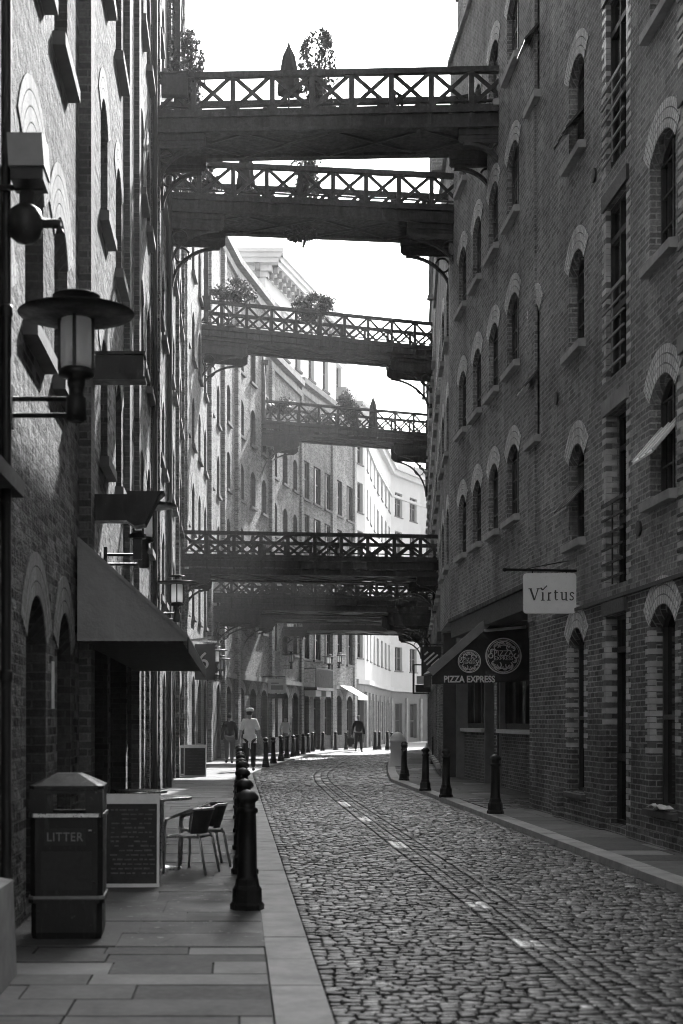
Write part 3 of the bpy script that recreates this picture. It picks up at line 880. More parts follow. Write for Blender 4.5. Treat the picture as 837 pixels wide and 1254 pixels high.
def crescent():
    root = thing('crescent', 'white stuccoed crescent curving away in sunlight at the end of the street', 'building', (7.2, 84, 0))
    P = [(6.96,82.8), (7.75,84.6), (9.2,93), (11.4,104), (14.2,109), (21,114), (30,118)]
    b, lo, cn, at = MB(), MB(), MB(), MB()
    H = 19.6
    for i in range(len(P)-1):
        fc = Facade(P[i], P[i+1], -1)
        ops = []
        n = max(1, round(fc.L/(2.7 if i < 2 else 3.0))); w = .5 if i < 2 else .7
        for k in range(5):
            z = 5.3+2.85*k
            for j in range(n):
                u = fc.L*(j+.5)/n
                ops.append(op(u-w, u+w, z, z+1.75, 0, d=.2, kind='pair' if i > 1 else 'sash', at=0, sill='thin'))
        fc.wall(b, 3.9, H, ops); fc.mass(b, 3.9, H, 6, n0=(i == 0), n1=False)
        for o in ops: add_window(fc, root, o)
        low = []
        for j in range(n):
            u = fc.L*(j+.5)/n; low.append(op(u-.7, u+.7, .3, 2.9, 0, d=.25, kind='sash', at=0, sill=None))
        fc.wall(lo, 0, 3.9, low)
        for o in low: add_window(fc, root, o)
        for j in range(n+1):
            u = fc.L*j/n; pil = MB(); fc.fbox(pil, u-.14, u+.14, -.12, .05, 0, 3.3); pil.build('pilaster', 'stone', root)
        for nm, q in (('string_course', (-.25, .1, 3.75, 4.02)), ('cornice', (-.3, .2, H, H+.35)), ('cornice', (-.5, .2, H+.352, H+.6)), ('string_course', (-.12, .1, H-1.6, H-1.42))):
            cn = MB(); fc.fbox(cn, 0, fc.L, *q); cn.build(nm, 'render', root)
        fc.fbox(at, 0, fc.L, .5, 4, H+.1, H+1.5)
    b.build('wall', 'render', root); lo.build('shop_wall', 'shop_paint', root); at.build('attic', 'render', root);
crescent()

# ------------------------------------------------------------------ iron walkways
def bridge(label, pl, pr, ztop, rail=.8, width=1.3, panel=.77, gird=.32, brk=(1.0, 1.0), mat='iron_bridge'):
    """walkway between pl and pr (near edge, plan); top of railing at ztop"""
    root = thing('footbridge', label, 'bridge', ((pl[0]+pr[0])/2, (pl[1]+pr[1])/2, 0), 'iron walkways across the street')
    a = Vector((pl[0], pl[1], 0)); c = Vector((pr[0], pr[1], 0)); L = (c-a).length; t = (c-a)/L; n = Vector((0, 1, 0))
    a = a - t*.1; c = c + t*.25; L = (c-a).length
    P = lambda u, d, z: Vector(((a+t*u+n*d).x, (a+t*u+n*d).y, z))
    zb = ztop-rail
    def seg(b, u0, d0, z0, u1, d1, z1, wn, wh, m=0, nr=None): b.bar(P(u0,d0,z0), P(u1,d1,z1), wn, wh, nr or n, m)
    N = max(3, round(L/panel))
    for d in (0, width):
        b = MB()
        seg(b, 0, d, ztop-.05, L, d, ztop-.05, .13, .105)
        seg(b, 0, d, zb+.05, L, d, zb+.05, .08, .07)
        seg(b, 0, d, zb+.16, L, d, zb+.16, .05, .03)
        for k in range(N+1):
            u = min(max(L*k/N, .04), L-.04); seg(b, u, d, zb+.085, u, d, ztop-.1, .08, .10)
            if k < N:
                u1 = L*(k+1)/N
                seg(b, u+.03, d-.013, zb+.09, u1-.03, d-.013, ztop-.085, .025, .075); seg(b, u+.03, d+.013, ztop-.085, u1-.03, d+.013, zb+.09, .025, .075)
        b.build('railing', mat, root)
        b = MB()
        seg(b, 0, d, zb-.04, L, d, zb-.04, .22, .09); seg(b, 0, d, zb-.19, L, d, zb-.19, .1, .2); seg(b, 0, d, zb-gird-.02, L, d, zb-gird-.02, .2, .06)
        for k in range(2*N+1):
            u = min(max(L*k/N/2, .03), L-.03); seg(b, u, d-.055, zb-.085, u, d-.055, zb-gird+.01, .012, .05 if k % 2 == 0 else .02)
        b.build('girder', mat, root)
    b = MB(); zd = zb-gird+.02
    b.prism([P(.0,.06,zd), P(L,.06,zd), P(L,width-.06,zd), P(0,width-.06,zd)], (0,0,.08)); b.build('deck', mat, root)
    b = MB(); M_ = max(3, N//2)
    for k in range(M_):
        u0, u1 = L*k/M_, L*(k+1)/M_
        seg(b, u0+.05, .12, zd-.025, u1-.05, width-.12, zd-.025, .04, .03, 0, (0,0,1)); seg(b, u0+.05, width-.12, zd-.055, u1-.05, .12, zd-.055, .04, .03, 0, (0,0,1))
        seg(b, u0, .12, zd-.04, u0, width-.12, zd-.04, .06, .06)
    b.build('bracing', 'iron_light', root)
    for e in (0, 1):
        for d in (.05, width-.05):
            b = MB(); lx, lz = brk
            X = lambda q: (q if e == 0 else L-q)
            zt = zb-gird-.05
            seg(b, X(.06), d, zt-lz, X(.06), d, zt, .14, .12)
            seg(b, X(0.12), d, zt-.06, X(lx), d, zt-.06, .14, .12)
            hb = lz*.26; prev = None
            for k in range(13):
                th = PI/2*k/12; q = (X(.1+(lx*.9-.1)*(1-math.cos(th))), zt-lz+(lz-hb-.02)*math.sin(th))
                if prev: seg(b, prev[0], d, prev[1], q[0], d, q[1], .10, .06)
                prev = q
            # spandrel ring and web
            rc = (X(lx*.24), zt-hb-lz*.16); rr = min(lx, lz)*.13
            ring = [P(rc[0]+rr*math.cos(2*PI*k/16), d, rc[1]+rr*math.sin(2*PI*k/16)) for k in range(17)]
            b.tube(ring, .025, 6)
            b.prism([P(X(.12), d-.04, zt-.1), P(X(lx), d-.04, zt-.1), P(X(lx), d-.04, zt-hb*.8), P(X(lx*.94), d-.04, zt-hb), P(X(.12), d-.04, zt-hb)], tuple(n*.08))
            b.prism([P(X(lx*.1+.05), d-.055, zt-.16), P(X(lx*.9), d-.055, zt-.16), P(X(lx*.9), d-.055, zt-.2), P(X(lx*.1+.05), d-.055, zt-.2)], tuple(n*.03))
            b.build('bracket', mat, root)
    return P, L, zb
B1 = bridge('topmost walkway, flat railing with a closed parasol and shrub on it', (-1.47,27.6), (5.05,27.3), 14.1, .8)
B2 = bridge('second walkway from the top with a shrub hanging through its railing', (-1.47,32.1), (5.05,32.9), 14.2, .8, brk=(1.35,1.3))
B3 = bridge('third walkway, sloping in view beneath the pale stone cornice', (-1.25,49.2), (7.2,52.1), 16.15, .95, 1.4, .9, .4, (1.9,1.7))
B4 = bridge('fourth walkway, smallest of the upper ones, with a dark bush and closed parasol', (1.2,65.0), (9.2,68.0), 16.25, 1.0, 1.6, .95, .45, (2.0,2.2))
B5 = bridge('nearest of the low walkways, crossing at first floor height above the people', (-1.5,41.0), (6.0,42.0), 7.05, .75, 2.2, .78, .45, (.9,.9))
B6 = bridge('low walkway directly behind the nearest low one, with arched brackets', (-.85,54.0), (7.7,56.0), 7.2, .85, 2.6, .85, .5, (2.0,1.8))
B7 = bridge('low walkway third from the front in the dark stack', (.35,61.8), (8.5,62.6), 7.45, .9, 2.6, .9, .5, (1.5,1.4))
B8 = bridge('farthest low walkway framing the sunlit end of the street', (2.3,69.0), (9.5,70.5), 7.5, .9, 3.4, .9, .55, (1.3,1.2))

# iron landing box and tall post at the left end of the top walkway
t = thing('iron_post', 'tall dark post rising out of the iron box at the end of the topmost walkway', 'post', (-1.13, 27.75, 13.0))
b = MB(); b.box(-1.42, -.92, 27.42, 27.56, 13.62, 14.02); b.box(-1.44, -.9, 27.4, 27.58, 14.023, 14.06); b.build('landing_box', 'iron_bridge', t)
b = MB(); b.bar((-1.13,27.75,13.3), (-1.13,27.75,17.2), .13, .13, (0,1,0)); b.build('shaft', 'iron_bridge', t)
t = thing('iron_post', 'iron box fixed to the end of the third walkway beneath a slim post', 'post', (-1.1, 49.1, 15.0))
b = MB(); b.box(-1.45, -.85, 48.95, 49.1, 15.75, 16.2); b.build('landing_box', 'iron_bridge', t)
b = MB(); b.bar((-1.0,49.2,15.4), (-1.0,49.2,18.6), .16, .16, (0,1,0)); b.build('shaft', 'iron_bridge', t)
t = thing('iron_post', 'slim tapering post standing at the left end of the fourth walkway', 'post', (1.25, 65.1, 15.0))
b = MB(); b.tube([(1.25,65.1,15.2), (1.25,65.1,17), (1.2,65.1,19.0)], [.2,.16,.09], 8); b.build('shaft', 'iron_bridge', t)
b = MB(); b.box(1.0, 1.5, 64.9, 65.3, 17.9, 18.05); b.build('collar', 'iron_bridge', t)

# ------------------------------------------------------------------ plants and parasols
def leaves(b, c, rad, n, size=.09, seed=0):
    r = random.Random(seed+11)
    clumps = [(Vector((r.gauss(0,.45), r.gauss(0,.45), r.gauss(0,.5))), r.uniform(.3,.6)) for _ in range(9)]
    for _ in range(n):
        q, w = r.choice(clumps)
        p = q + Vector((r.gauss(0,w*.5), r.gauss(0,w*.5), r.gauss(0,w*.5)))
        if p.length > 1.25: continue
        p = Vector((c[0]+p.x*rad[0], c[1]+p.y*rad[1], c[2]+p.z*rad[2]))
        d = Vector((r.gauss(0,1), r.gauss(0,1), r.gauss(0,1))).normalized(); e = d.orthogonal().normalized()
        s = size*r.uniform(.6,1.3)
        b.face([p-d*s, p+e*s*.45, p+d*s, p-e*s*.45])

def plant(label, loc, z0, h, rad, n=420, leaf=.08, name='shrub', stems=3, pot=True, seed=1, group='plants growing on the walkways'):
    t = thing(name, label, 'plant', (loc[0], loc[1], z0), group)
    if pot:
        b = MB(); b.lathe([(.14,0),(.2,.3),(.22,.3),(.22,.34),(.19,.34),(.18,.3)], (loc[0],loc[1],z0), 12); b.build('pot', 'pot', t)
    b = MB(); r = random.Random(seed)
    for k in range(stems):
        x, y = loc[0]+r.uniform(-.5,.5)*rad[0], loc[1]+r.uniform(-.3,.3)*rad[1]
        b.tube([(loc[0],loc[1],z0+.05), (lerp(loc[0],x,.5)+.02,y,z0+h*.5), (x,y,z0+h*.92)], [.025,.018,.006], 6)
    b.build('stem', 'stem', t)
    b = MB(); leaves(b, (loc[0], loc[1], z0+h-rad[2]), rad, int(n*4), leaf*.9, seed); b.build('foliage', 'leaf', t)
    return t
zd1, zd2 = 13.06, 13.16
plant('bushy shrub with a gappy round crown beside the closed parasol on the topmost walkway', (1.66,28.0), zd1, 1.95, (.36,.3,.8), 800, .07, seed=3)
plant('climbing plant tangled round the tall post on the topmost walkway', (-.92,27.75), zd1, 1.8, (.3,.25,.85), 700, .06, seed=5, pot=False)
plant('thin ivy running up the top of the tall dark post', (-1.2,27.8), 14.2, 2.8, (.13,.12,1.5), 260, .05, 'climber', seed=15, pot=False)
plant('dark shrub standing behind the railing of the second walkway', (1.62,33.1), zd2, 1.75, (.34,.3,.75), 800, .07, seed=8)
plant('tangled creeper at the left end of the second walkway', (-.85,32.5), zd2, 1.05, (.5,.3,.5), 700, .06, seed=9, pot=False)
plant('trailing plant hanging down beneath the second walkway', (1.55,32.5), 12.32, .5, (.42,.15,.14), 320, .07, 'hanging_plant', seed=10, pot=False)
plant('airy leafy plant at the left part of the third walkway', (-.15,49.7), 15.0, 1.9, (.75,.3,.45), 420, .09, seed=21)
plant('twin topped dense plant halfway along the third walkway', (2.8,50.8), 14.9, 1.95, (.75,.4,.5), 700, .09, seed=22)
plant('clipped square bush on the fourth walkway', (5.45,67.1), 15.0, 2.05, (.55,.4,.75), 1200, .09, seed=23)
plant('low dark plant at the left end of the fourth walkway', (2.1,65.8), 15.0, 1.5, (.65,.4,.45), 500, .09, seed=24)
plant('loose trailing plant filling the railing of the fourth walkway', (3.9,66.6), 15.0, 1.25, (.9,.3,.45), 400, .09, seed=25)

def parasol(label, loc, z0, h, zf):
    t = thing('parasol', label, 'parasol', (loc[0], loc[1], z0), 'closed parasols on the walkways')
    b = MB(); b.lathe([(.02,0),(.02,h+.02)], (loc[0],loc[1],z0), 8); b.build('pole', 'stem', t)
    b = MB(); n = 16; rows = []
    prof = [(.19,zf),(.21,zf+.08),(.17,zf+.35),(.15,h*.75),(.11,h*.88),(.03,h-.02),(.012,h+.06)]
    for i, (r, z) in enumerate(prof): rows.append([(loc[0]+r*(1+.18*(k%2))*math.cos(2*PI*k/n), loc[1]+r*(1+.18*(k%2))*math.sin(2*PI*k/n), z0+z) for k in range(n)])
    b.grid(rows, True, 0, False, True); b.build('canopy', 'canvas_dark', t)
    b = MB(); b.lathe([(.25,0),(.25,.06),(.05,.08),(.04,.2)], (loc[0],loc[1],z0), 12); b.build('base', 'pot', t)
parasol('closed dark parasol on the topmost walkway next to the shrub', (1.06,28.05), zd1, 1.8, .85)
parasol('closed parasol on the second walkway, half hidden by the one above', (.25,33.0), zd2, 1.75, .7)
parasol('closed pointed parasol on the fourth walkway by the square bush', (6.55,67.5), 15.0, 1.9, .4)
b = MB()
t = thing('planter', 'dark planter box behind the second walkway railing', 'planter', (.3,32.6,13.2))
b.box(.12,.52,32.42,32.62,13.3,13.62); b.build('box', 'pot', t)
b = MB(); leaves(b, (.32,32.52,13.68), (.24,.1,.1), 90, .05, 4); b.build('foliage', 'leaf', t)

def deck_chair(label, loc, z0, rz):
    t = thing('garden_chair', label, 'chair', (0,0,0))
    b = MB(); b.box(-.21,.21,-.2,.2,.43,.46); b.build('seat', 'iron', t)
    b = MB()
    for k in range(4): b.box(-.19+.12*k,-.16+.12*k,.19,.215,.47,.88)
    b.box(-.21,.21,.185,.22,.86,.91); b.build('backrest', 'iron', t)
    for sx in (-1,1):
        for sy in (-1,1):
            b = MB(); b.bar((sx*.19,sy*.18,0),(sx*.19,sy*.18,.43 if sy < 0 else .88),.03,.03); b.build('leg', 'iron', t)
    t.location = (loc[0],loc[1],z0); t.rotation_euler = (0,0,rz)
deck_chair('dark garden chair on the topmost walkway near its right end', (3.35,28.0), zd1+.02, .9)
deck_chair('dark garden chair seen through the last bay of the topmost walkway', (4.45,28.1), zd1+.02, -.6)

# ------------------------------------------------------------------ wall lamps
def make_lamp():
    t = thing('wall_lamp', '', 'lamp')
    b = MB()
    for z in (-.055, .055): b.tube([(0,0,z), (.42,0,z)], .017, 8)
    b.box(-.02,.02,-.05,.05,-.14,.14); b.build('bracket', 'iron', t)
    b = MB(); b.lathe([(.04,-.10),(.068,-.085),(.068,.06),(.05,.075),(.05,.12),(.06,.15),(.06,.19),(.12,.205),(.12,.245),(.09,.26)], (.44,0,0), 16); b.build('base', 'iron', t)
    gl = MB(); gl.lathe([(.10,.262),(.105,.3),(.105,.56),(.10,.585)], (.44,0,0), 18); gl.build('glass', 'opal', t)
    b = MB()
    for k in range(4):
        an = PI/4*0+PI/2*k; b.bar((.44+.112*math.cos(an),.112*math.sin(an),.25),(.44+.112*math.cos(an),.112*math.sin(an),.6),.022,.022)
    b.build('cage', 'iron', t)
    b = MB(); b.lathe([(.06,.60),(.12,.592),(.30,.602),(.385,.618),(.39,.626),(.30,.642),(.13,.662),(.06,.668)], (.44,0,0), 32); b.build('reflector', 'iron', t)
    b = MB(); b.lathe([(.05,.66),(.045,.722),(.155,.728),(.162,.738),(.14,.75),(.04,.762),(.01,.766)], (.44,0,0), 20); b.build('cap', 'iron', t)
    return t
L0 = make_lamp()
lamps = [((-1.5,9.5,3.64), 'large black disc lamp on the near brick wall, below the security camera'),
         ((-1.5,16.5,3.42), 'black disc lamp half hidden by the lower hoist beam'),
         ((-1.5,26.0,3.46), 'wall lamp with bright pale glass just above the tip of the grey awning'),
         ((-.95,49.5,3.1), 'small wall lamp with glowing glass beyond the number sign'),
         ((-1.05,45.5,3.2), 'dark wall lamp between the number sign and the small glowing lamp'),
         ((2.3,69.2,4.2), 'small pale disc lamp on the curved wall behind the sign board'),
         ((5.35,79.0,4.6), 'tiny disc lamp at the end of the curved brick wall'),
         ((4.6,76.2,4.4), 'small pale lamp over the dark balcony')]
for i, (loc, lab) in enumerate(lamps):
    o = L0 if i == 0 else copy_tree(L0)
    o.location = loc; o['label'] = lab; o['group'] = 'disc shaped wall lamps along the left wall'

# ------------------------------------------------------------------ hoist beams, camera, drain blocks
t = thing('hoist_beam', 'short dark hoist beam, the upper of two above the awning', 'beam', (-1.45,14.35,5.1))
b = MB(); b.box(-1.5,-.92,14.28,14.46,5.0,5.22); b.build('beam', 'iron', t)
b = MB(); b.box(-1.5,-.9,14.24,14.50,5.223,5.25); b.box(-1.5,-.9,14.24,14.50,4.97,4.997); b.build('flange', 'iron', t)
t = thing('hoist_beam', 'long dark hoist beam with wedge shaped end, the lower of two above the awning', 'beam', (-1.45,14.6,3.7))
b = MB(); b.box(-1.5,-1.1,14.5,14.72,3.59,3.86); b.build('beam', 'iron', t)
b = MB(); b.prism([(-1.1,14.45,3.58),(-1.02,14.45,3.53),(-.92,14.45,3.55),(-.78,14.45,3.83),(-.72,14.45,3.885),(-1.1,14.45,3.885)], (0,.3,0)); b.build('end_block', 'iron', t)
b = MB(); b.bar((-1.0,14.6,3.5),(-1.0,14.6,3.2),.05,.09); b.lathe([(.09,0),(.09,.04),(.04,.06)],(-1.0,14.6,3.42),10); b.build('hook', 'iron', t)

def security_camera():
    t = thing('security_camera', 'pale boxed floodlight and dark dome camera on a bracket high on the near wall', 'camera', (-1.5,9.3,5.0))
    b = MB(); b.hexa(((-1.45,9.1,5.10),(-1.22,9.1,5.10),(-1.22,9.4,5.10),(-1.45,9.4,5.10),(-1.46,9.1,5.31),(-1.235,9.1,5.31),(-1.235,9.4,5.34),(-1.46,9.4,5.34)))
    b.build('floodlight', 'mid_paint', t)
    b = MB(); b.box(-1.44,-1.23,9.12,9.38,5.02,5.097); b.build('housing', 'black', t)
    b = MB(); b.tube([(-1.62,9.3,5.03),(-1.25,9.3,5.03)],.02,8); b.tube([(-1.36,9.3,5.0),(-1.36,9.3,4.86)],.05,10); b.build('bracket', 'iron', t)
    b = MB(); b.lathe([(.0,-.14),(.06,-.125),(.1,-.09),(.115,-.03),(.115,.03),(.1,.08),(.06,.11),(.05,.12)],(-1.37,9.3,4.80),18); b.build('dome', 'bin', t)
    b = MB(); b.tube([(-1.27,9.3,4.80),(-1.16,9.35,4.81),(-1.15,9.35,4.74)],.035,8); b.build('arm', 'iron', t)
security_camera()
b = MB()
t = thing('guard_stone', 'worn stone block at the foot of the wall in the bottom corner', 'stone block', (-1.4,8.5,0))
b.hexa(((-1.6,7.6,0),(-1.27,7.6,0),(-1.27,8.3,0),(-1.6,8.3,0),(-1.6,7.62,.68),(-1.29,7.62,.62),(-1.29,8.28,.62),(-1.6,8.28,.68))); b.build('block', 'stone', t)

# ------------------------------------------------------------------ awnings and signs
def text_mesh(name, txt, size, mat, parent, loc, rot=(PI/2,0,0), ext=.004, sx=1, align='CENTER', spacing=1.0, bold=0):
    cu = bpy.data.curves.new(name, 'FONT'); cu.body = txt; cu.size = size; cu.extrude = ext; cu.align_x = align; cu.align_y = 'CENTER'
    cu.space_character = spacing; cu.offset = bold
    cu.resolution_u = 4
    o = bpy.data.objects.new(name, cu); COL.objects.link(o)
    dg = bpy.context.evaluated_depsgraph_get(); dg.update()
    me = bpy.data.meshes.new_from_object(o.evaluated_get(dg)); bpy.data.objects.remove(o)
    me.materials.clear(); me.materials.append(M[mat])
    ob = bpy.data.objects.new(name, me); COL.objects.link(ob)
    ob.parent = parent
    q = Vector((0,0,0)); p = parent
    while p is not None: q += p.location; p = p.parent
    ob.location = Vector(loc)-q; ob.rotation_euler = rot; ob.scale = (sx,1,1)
    return ob

t = thing('shop_awning', 'plain grey canvas awning sloping out from the left wall', 'awning', (-1.5,17,2.3))
xa, xo, zt_, zb_ = -1.52, -.46, 3.31, 2.34
b = MB()
b.prism([(xa,13.72,zt_),(xo,13.72,zb_+.02),(xo,22,zb_+.02),(xa,22,zt_)], (.008,0,.016)); b.build('canopy', 'canvas', t)
for y in (13.72, 21.98):
    b = MB(); b.prism([(xa,y,zt_-.004),(xo+.005,y,zb_+.015),(xo+.005,y,zb_),(xa,y,zb_)], (0,.012,0)); b.build('cheek', 'canvas', t)
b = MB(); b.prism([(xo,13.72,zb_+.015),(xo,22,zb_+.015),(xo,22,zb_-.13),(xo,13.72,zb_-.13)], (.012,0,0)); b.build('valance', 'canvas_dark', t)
b = MB(); rows = []
for k in range(60): rows.append([(lerp(xa,xo,k/59), 13.71-.012*abs(math.sin(k*.55)), zb_+.004), (lerp(xa,xo,k/59), 13.705-.012*abs(math.sin(k*.55)), zb_-.02-.004*abs(math.sin(k*.9)))])
b.grid(rows, False, 0, True); b.build('valance', 'canvas', t)
b = MB()
for k in (.33, .66): b.bar((lerp(xa,xo,k),13.71,zb_+.01),(lerp(xa,xo,k),13.71,lerp(zt_,zb_,k)),.006,.012)
b.bar((xa,13.708,zt_),(xo,13.708,zb_+.02),.012,.03); b.build('seam', 'canvas', t)
b = MB()
for y in (14.2,17,19.8,21.6): b.bar((xa,y,zb_+.02),(xo,y,zb_+.02),.03,.03); b.bar((xa,y,zt_-.1),(xo,y,zb_+.03),.025,.025)
b.bar((xo-.03,13.75,zb_),(xo-.03,21.97,zb_),.04,.04,(1,0,0)); b.build('frame', 'iron', t)
# soffit board under the awning with two spot lamps
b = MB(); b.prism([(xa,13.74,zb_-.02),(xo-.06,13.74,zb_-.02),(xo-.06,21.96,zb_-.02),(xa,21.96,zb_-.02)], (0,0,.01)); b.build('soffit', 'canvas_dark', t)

def logo(parent, cx, cz, r, y, name):
    """round white emblem: double ring, scrolls and lettering"""
    b = MB()
    def ring(ra, rb, n=40):
        for k in range(n):
            a0, a1 = 2*PI*k/n, 2*PI*(k+1)/n
            b.prism([(cx+ra*math.cos(a0),y,cz+ra*math.sin(a0)),(cx+ra*math.cos(a1),y,cz+ra*math.sin(a1)),(cx+rb*math.cos(a1),y,cz+rb*math.sin(a1)),(cx+rb*math.cos(a0),y,cz+rb*math.sin(a0))],(0,-.006,0))
    def arcp(px, pz, ra, w, a0, a1, n=9):
        for k in range(n):
            u, v = lerp(a0,a1,k/n), lerp(a0,a1,(k+1)/n)
            q = [(px+rr*math.cos(an), pz+rr*math.sin(an)) for rr, an in ((ra-w/2,u),(ra-w/2,v),(ra+w/2,v),(ra+w/2,u))]
            b.prism([(p[0],y,p[1]) for p in q],(0,-.006,0))
    ring(r*.93, r); ring(r*.86, r*.885)
    for k in range(12):
        an = 2*PI*k/12+.13; px, pz = cx+r*.66*math.cos(an), cz+r*.66*math.sin(an)
        if abs(pz-cz) < r*.24: continue
        arcp(px, pz, r*.12, r*.055, an-2.4, an+1.9); arcp(px+r*.06*math.cos(an), pz+r*.06*math.sin(an), r*.045, r*.045, 0, 2*PI)
    for s in (-1,1):
        arcp(cx+s*r*.34, cz+r*.46, r*.17, r*.06, 0, PI*1.6); arcp(cx+s*r*.3, cz-r*.5, r*.18, r*.06, PI*.9, PI*2.3)
        arcp(cx, cz-r*.3, r*(.5+.1*s), r*.05, PI*1.15, PI*1.85)
        arcp(cx, cz+r*.2, r*(.5+.1*s), r*.05, PI*.2, PI*.8)
        arcp(cx+s*r*.7, cz, r*.12, r*.06, PI*.5, PI*2.2)
    o = b.build(name, 'white_paint', parent)
    w = text_mesh('lettering', 'PIZZA', r*.42, 'white_paint', o, (cx, y-.004, cz+r*.14), sx=.95)
    w2 = text_mesh('lettering', 'EXPRESS', r*.30, 'white_paint', o, (cx, y-.004, cz-r*.14), sx=.95)
    return o
t = thing('restaurant_awning', 'black restaurant awning with two round white emblems over the right pavement', 'awning', (5.0,30,2.3))
yA = 29.0
b = MB(); b.prism([(4.02,yA,2.52),(5.02,yA,3.40),(5.98,yA,3.46),(5.98,yA,2.36),(4.02,yA,2.30)], (0,.02,0)); b.build('cheek', 'canvas_dark', t)
b = MB(); b.prism([(4.0,yA-.03,2.50),(5.24,yA-.03,3.60),(5.24,30.1,3.60),(4.0,30.1,2.50)], (-.02,0,.035)); b.build('canopy', 'canvas', t)
b = MB(); b.bar((3.97,yA-.04,2.54),(5.2,yA-.04,3.62),.05,.17); b.build('edge_trim', 'mid_paint', t)
b = MB(); b.prism([(3.99,yA,2.50),(3.99,30.1,2.50),(3.99,30.1,2.26),(3.99,yA,2.26)], (.012,0,0)); b.build('valance', 'canvas_dark', t)
b = MB(); b.prism([(5.98,yA,3.46),(5.02,yA,3.40),(5.24,yA,3.6),(5.98,yA,3.6)], (0,.015,0)); b.build('side_panel', 'canvas_dark', t)
logo(t, 4.775, 2.77, .235, yA-.004, 'emblem'); logo(t, 5.47, 2.88, .37, yA-.004, 'emblem')
text_mesh('lettering', 'PIZZA EXPRESS', .185, 'white_paint', t, (4.775, yA-.006, 2.40), sx=.84, bold=.006)
t = thing('strip_lamp', 'thin pale strip lamp above the larger round emblem', 'lamp', (5.5,28.9,3.4))
b = MB(); b.tube([(5.05,28.85,3.385),(5.9,28.85,3.46)], .03, 8); b.build('tube', 'pale_paint', t)
b = MB(); b.bar((5.5,28.85,3.42),(5.5,29.0,3.5),.02,.02,(1,0,0)); b.build('bracket', 'iron', t)

t = thing('hanging_sign', 'white rectangular sign reading Virtus hung from an iron bracket', 'sign', (5.0,21.05,3.8))
b = MB(); rows = []
def rrect(x0,x1,z0,z1,r,n=5):
    pts=[]
    for cx,cz,a in ((x1-r,z0+r,-PI/2),(x1-r,z1-r,0),(x0+r,z1-r,PI/2),(x0+r,z0+r,PI)):
        for k in range(n+1): pts.append((cx+r*math.cos(a+PI/2*k/n), cz+r*math.sin(a+PI/2*k/n)))
    return pts
b.prism([(x,21.03,z) for x,z in rrect(4.265,5.045,3.14,3.735,.05)], (0,.05,0)); b.build('board', 'sign_white', t)
b = MB(); b.tube([(4.0,21.05,3.79),(5.06,21.05,3.77)], .02, 8); b.lathe([(.0,-.035),(.03,-.02),(.035,0),(.03,.02),(0,.035)],(3.99,21.05,3.79),10)
for x in (4.4,4.9): b.bar((x,21.05,3.78),(x,21.05,3.73),.015,.015)
b.tube([(4.25,21.05,3.79),(5.05,21.6,3.98)], .008, 6); b.build('bracket', 'iron', t)
# serif lettering, drawn letter by letter
b = MB()
def stroke(x0,z0,x1,z1,w): b.bar((x0,21.026,z0),(x1,21.026,z1),.006,w)
z0, h = 3.335, .115; cap = .17
def serif(x,z,w): stroke(x-w/2,z,x+w/2,z,.011)
stroke(4.365,z0+cap,4.425,z0,.026); stroke(4.425,z0,4.478,z0+cap,.013); serif(4.362,z0+cap,.05); serif(4.48,z0+cap,.045)
stroke(4.548,z0,4.548,z0+h,.022); serif(4.548,z0,.055); stroke(4.548,z0+h,4.532,z0+h-.004,.012)
stroke(4.515,z0+cap+.015,4.545,z0+cap-.02,.02); stroke(4.545,z0+cap-.02,4.61,z0+cap+.045,.014)
stroke(4.635,z0,4.635,z0+h,.022); serif(4.635,z0,.055); stroke(4.635,z0+h*.75,4.655,z0+h*.98,.014); stroke(4.655,z0+h*.98,4.672,z0+h*.9,.02)
stroke(4.735,z0+.02,4.735,z0+h+.035,.022); stroke(4.735,z0+.015,4.752,z0+.003,.018); stroke(4.752,z0+.003,4.77,z0+.01,.012); stroke(4.715,z0+h,4.772,z0+h,.012)
stroke(4.832,z0+.02,4.832,z0+h,.02); stroke(4.832,z0+.02,4.85,z0+.004,.018); stroke(4.85,z0+.004,4.888,z0+.02,.014); stroke(4.893,z0,4.893,z0+h,.02); serif(4.824,z0+h,.03); serif(4.886,z0+h,.03); serif(4.902,z0,.03)
sp = [(.032,.095),(.02,.112),(-.005,.115),(-.022,.098),(-.018,.075),(.018,.048),(.026,.026),(.01,.005),(-.015,.003),(-.03,.022)]
for p, q in zip(sp, sp[1:]): stroke(4.975+p[0],z0+p[1],4.975+q[0],z0+q[1],.016)
b.build('lettering', 'sign_text', t)

t = thing('hanging_sign', 'dark square sign with pale diagonal stripes under the low walkways', 'sign', (5.2,38,3.2))
b = MB(); b.box(4.97,5.5,37.9,37.96,2.76,3.54); b.build('board', 'black', t)
b = MB()
for i, (cx, cz, l) in enumerate(((5.09,3.36,.12),(5.17,3.26,.34),(5.25,3.19,.38),(5.33,3.12,.26))):
    b = MB(); b.bar((cx-l*.40,37.89,cz-l*.36),(cx+l*.40,37.89,cz+l*.36),.01,.045); b.build('stripe', 'pale_paint', t)
b = MB(); b.bar((4.9,37.93,3.6),(5.55,37.93,3.6),.03,.03); b.build('bracket', 'iron', t)
t = thing('hanging_sign', 'small pale board in a dark hanging frame beside the restaurant awning', 'sign', (5.8,44,2.9))
b = MB(); b.bar((5.5,44,3.3),(6.3,44,3.3),.04,.04); b.bar((5.52,44,3.3),(5.52,44,2.42),.05,.06); b.bar((5.5,44,2.42),(6.0,44,2.42),.04,.05); b.box(5.58,6.05,43.97,44.03,2.45,2.68); b.build('frame', 'iron', t)
b = MB(); b.box(5.62,5.98,43.95,44.0,2.70,2.95); b.build('board', 'pale_paint', t)

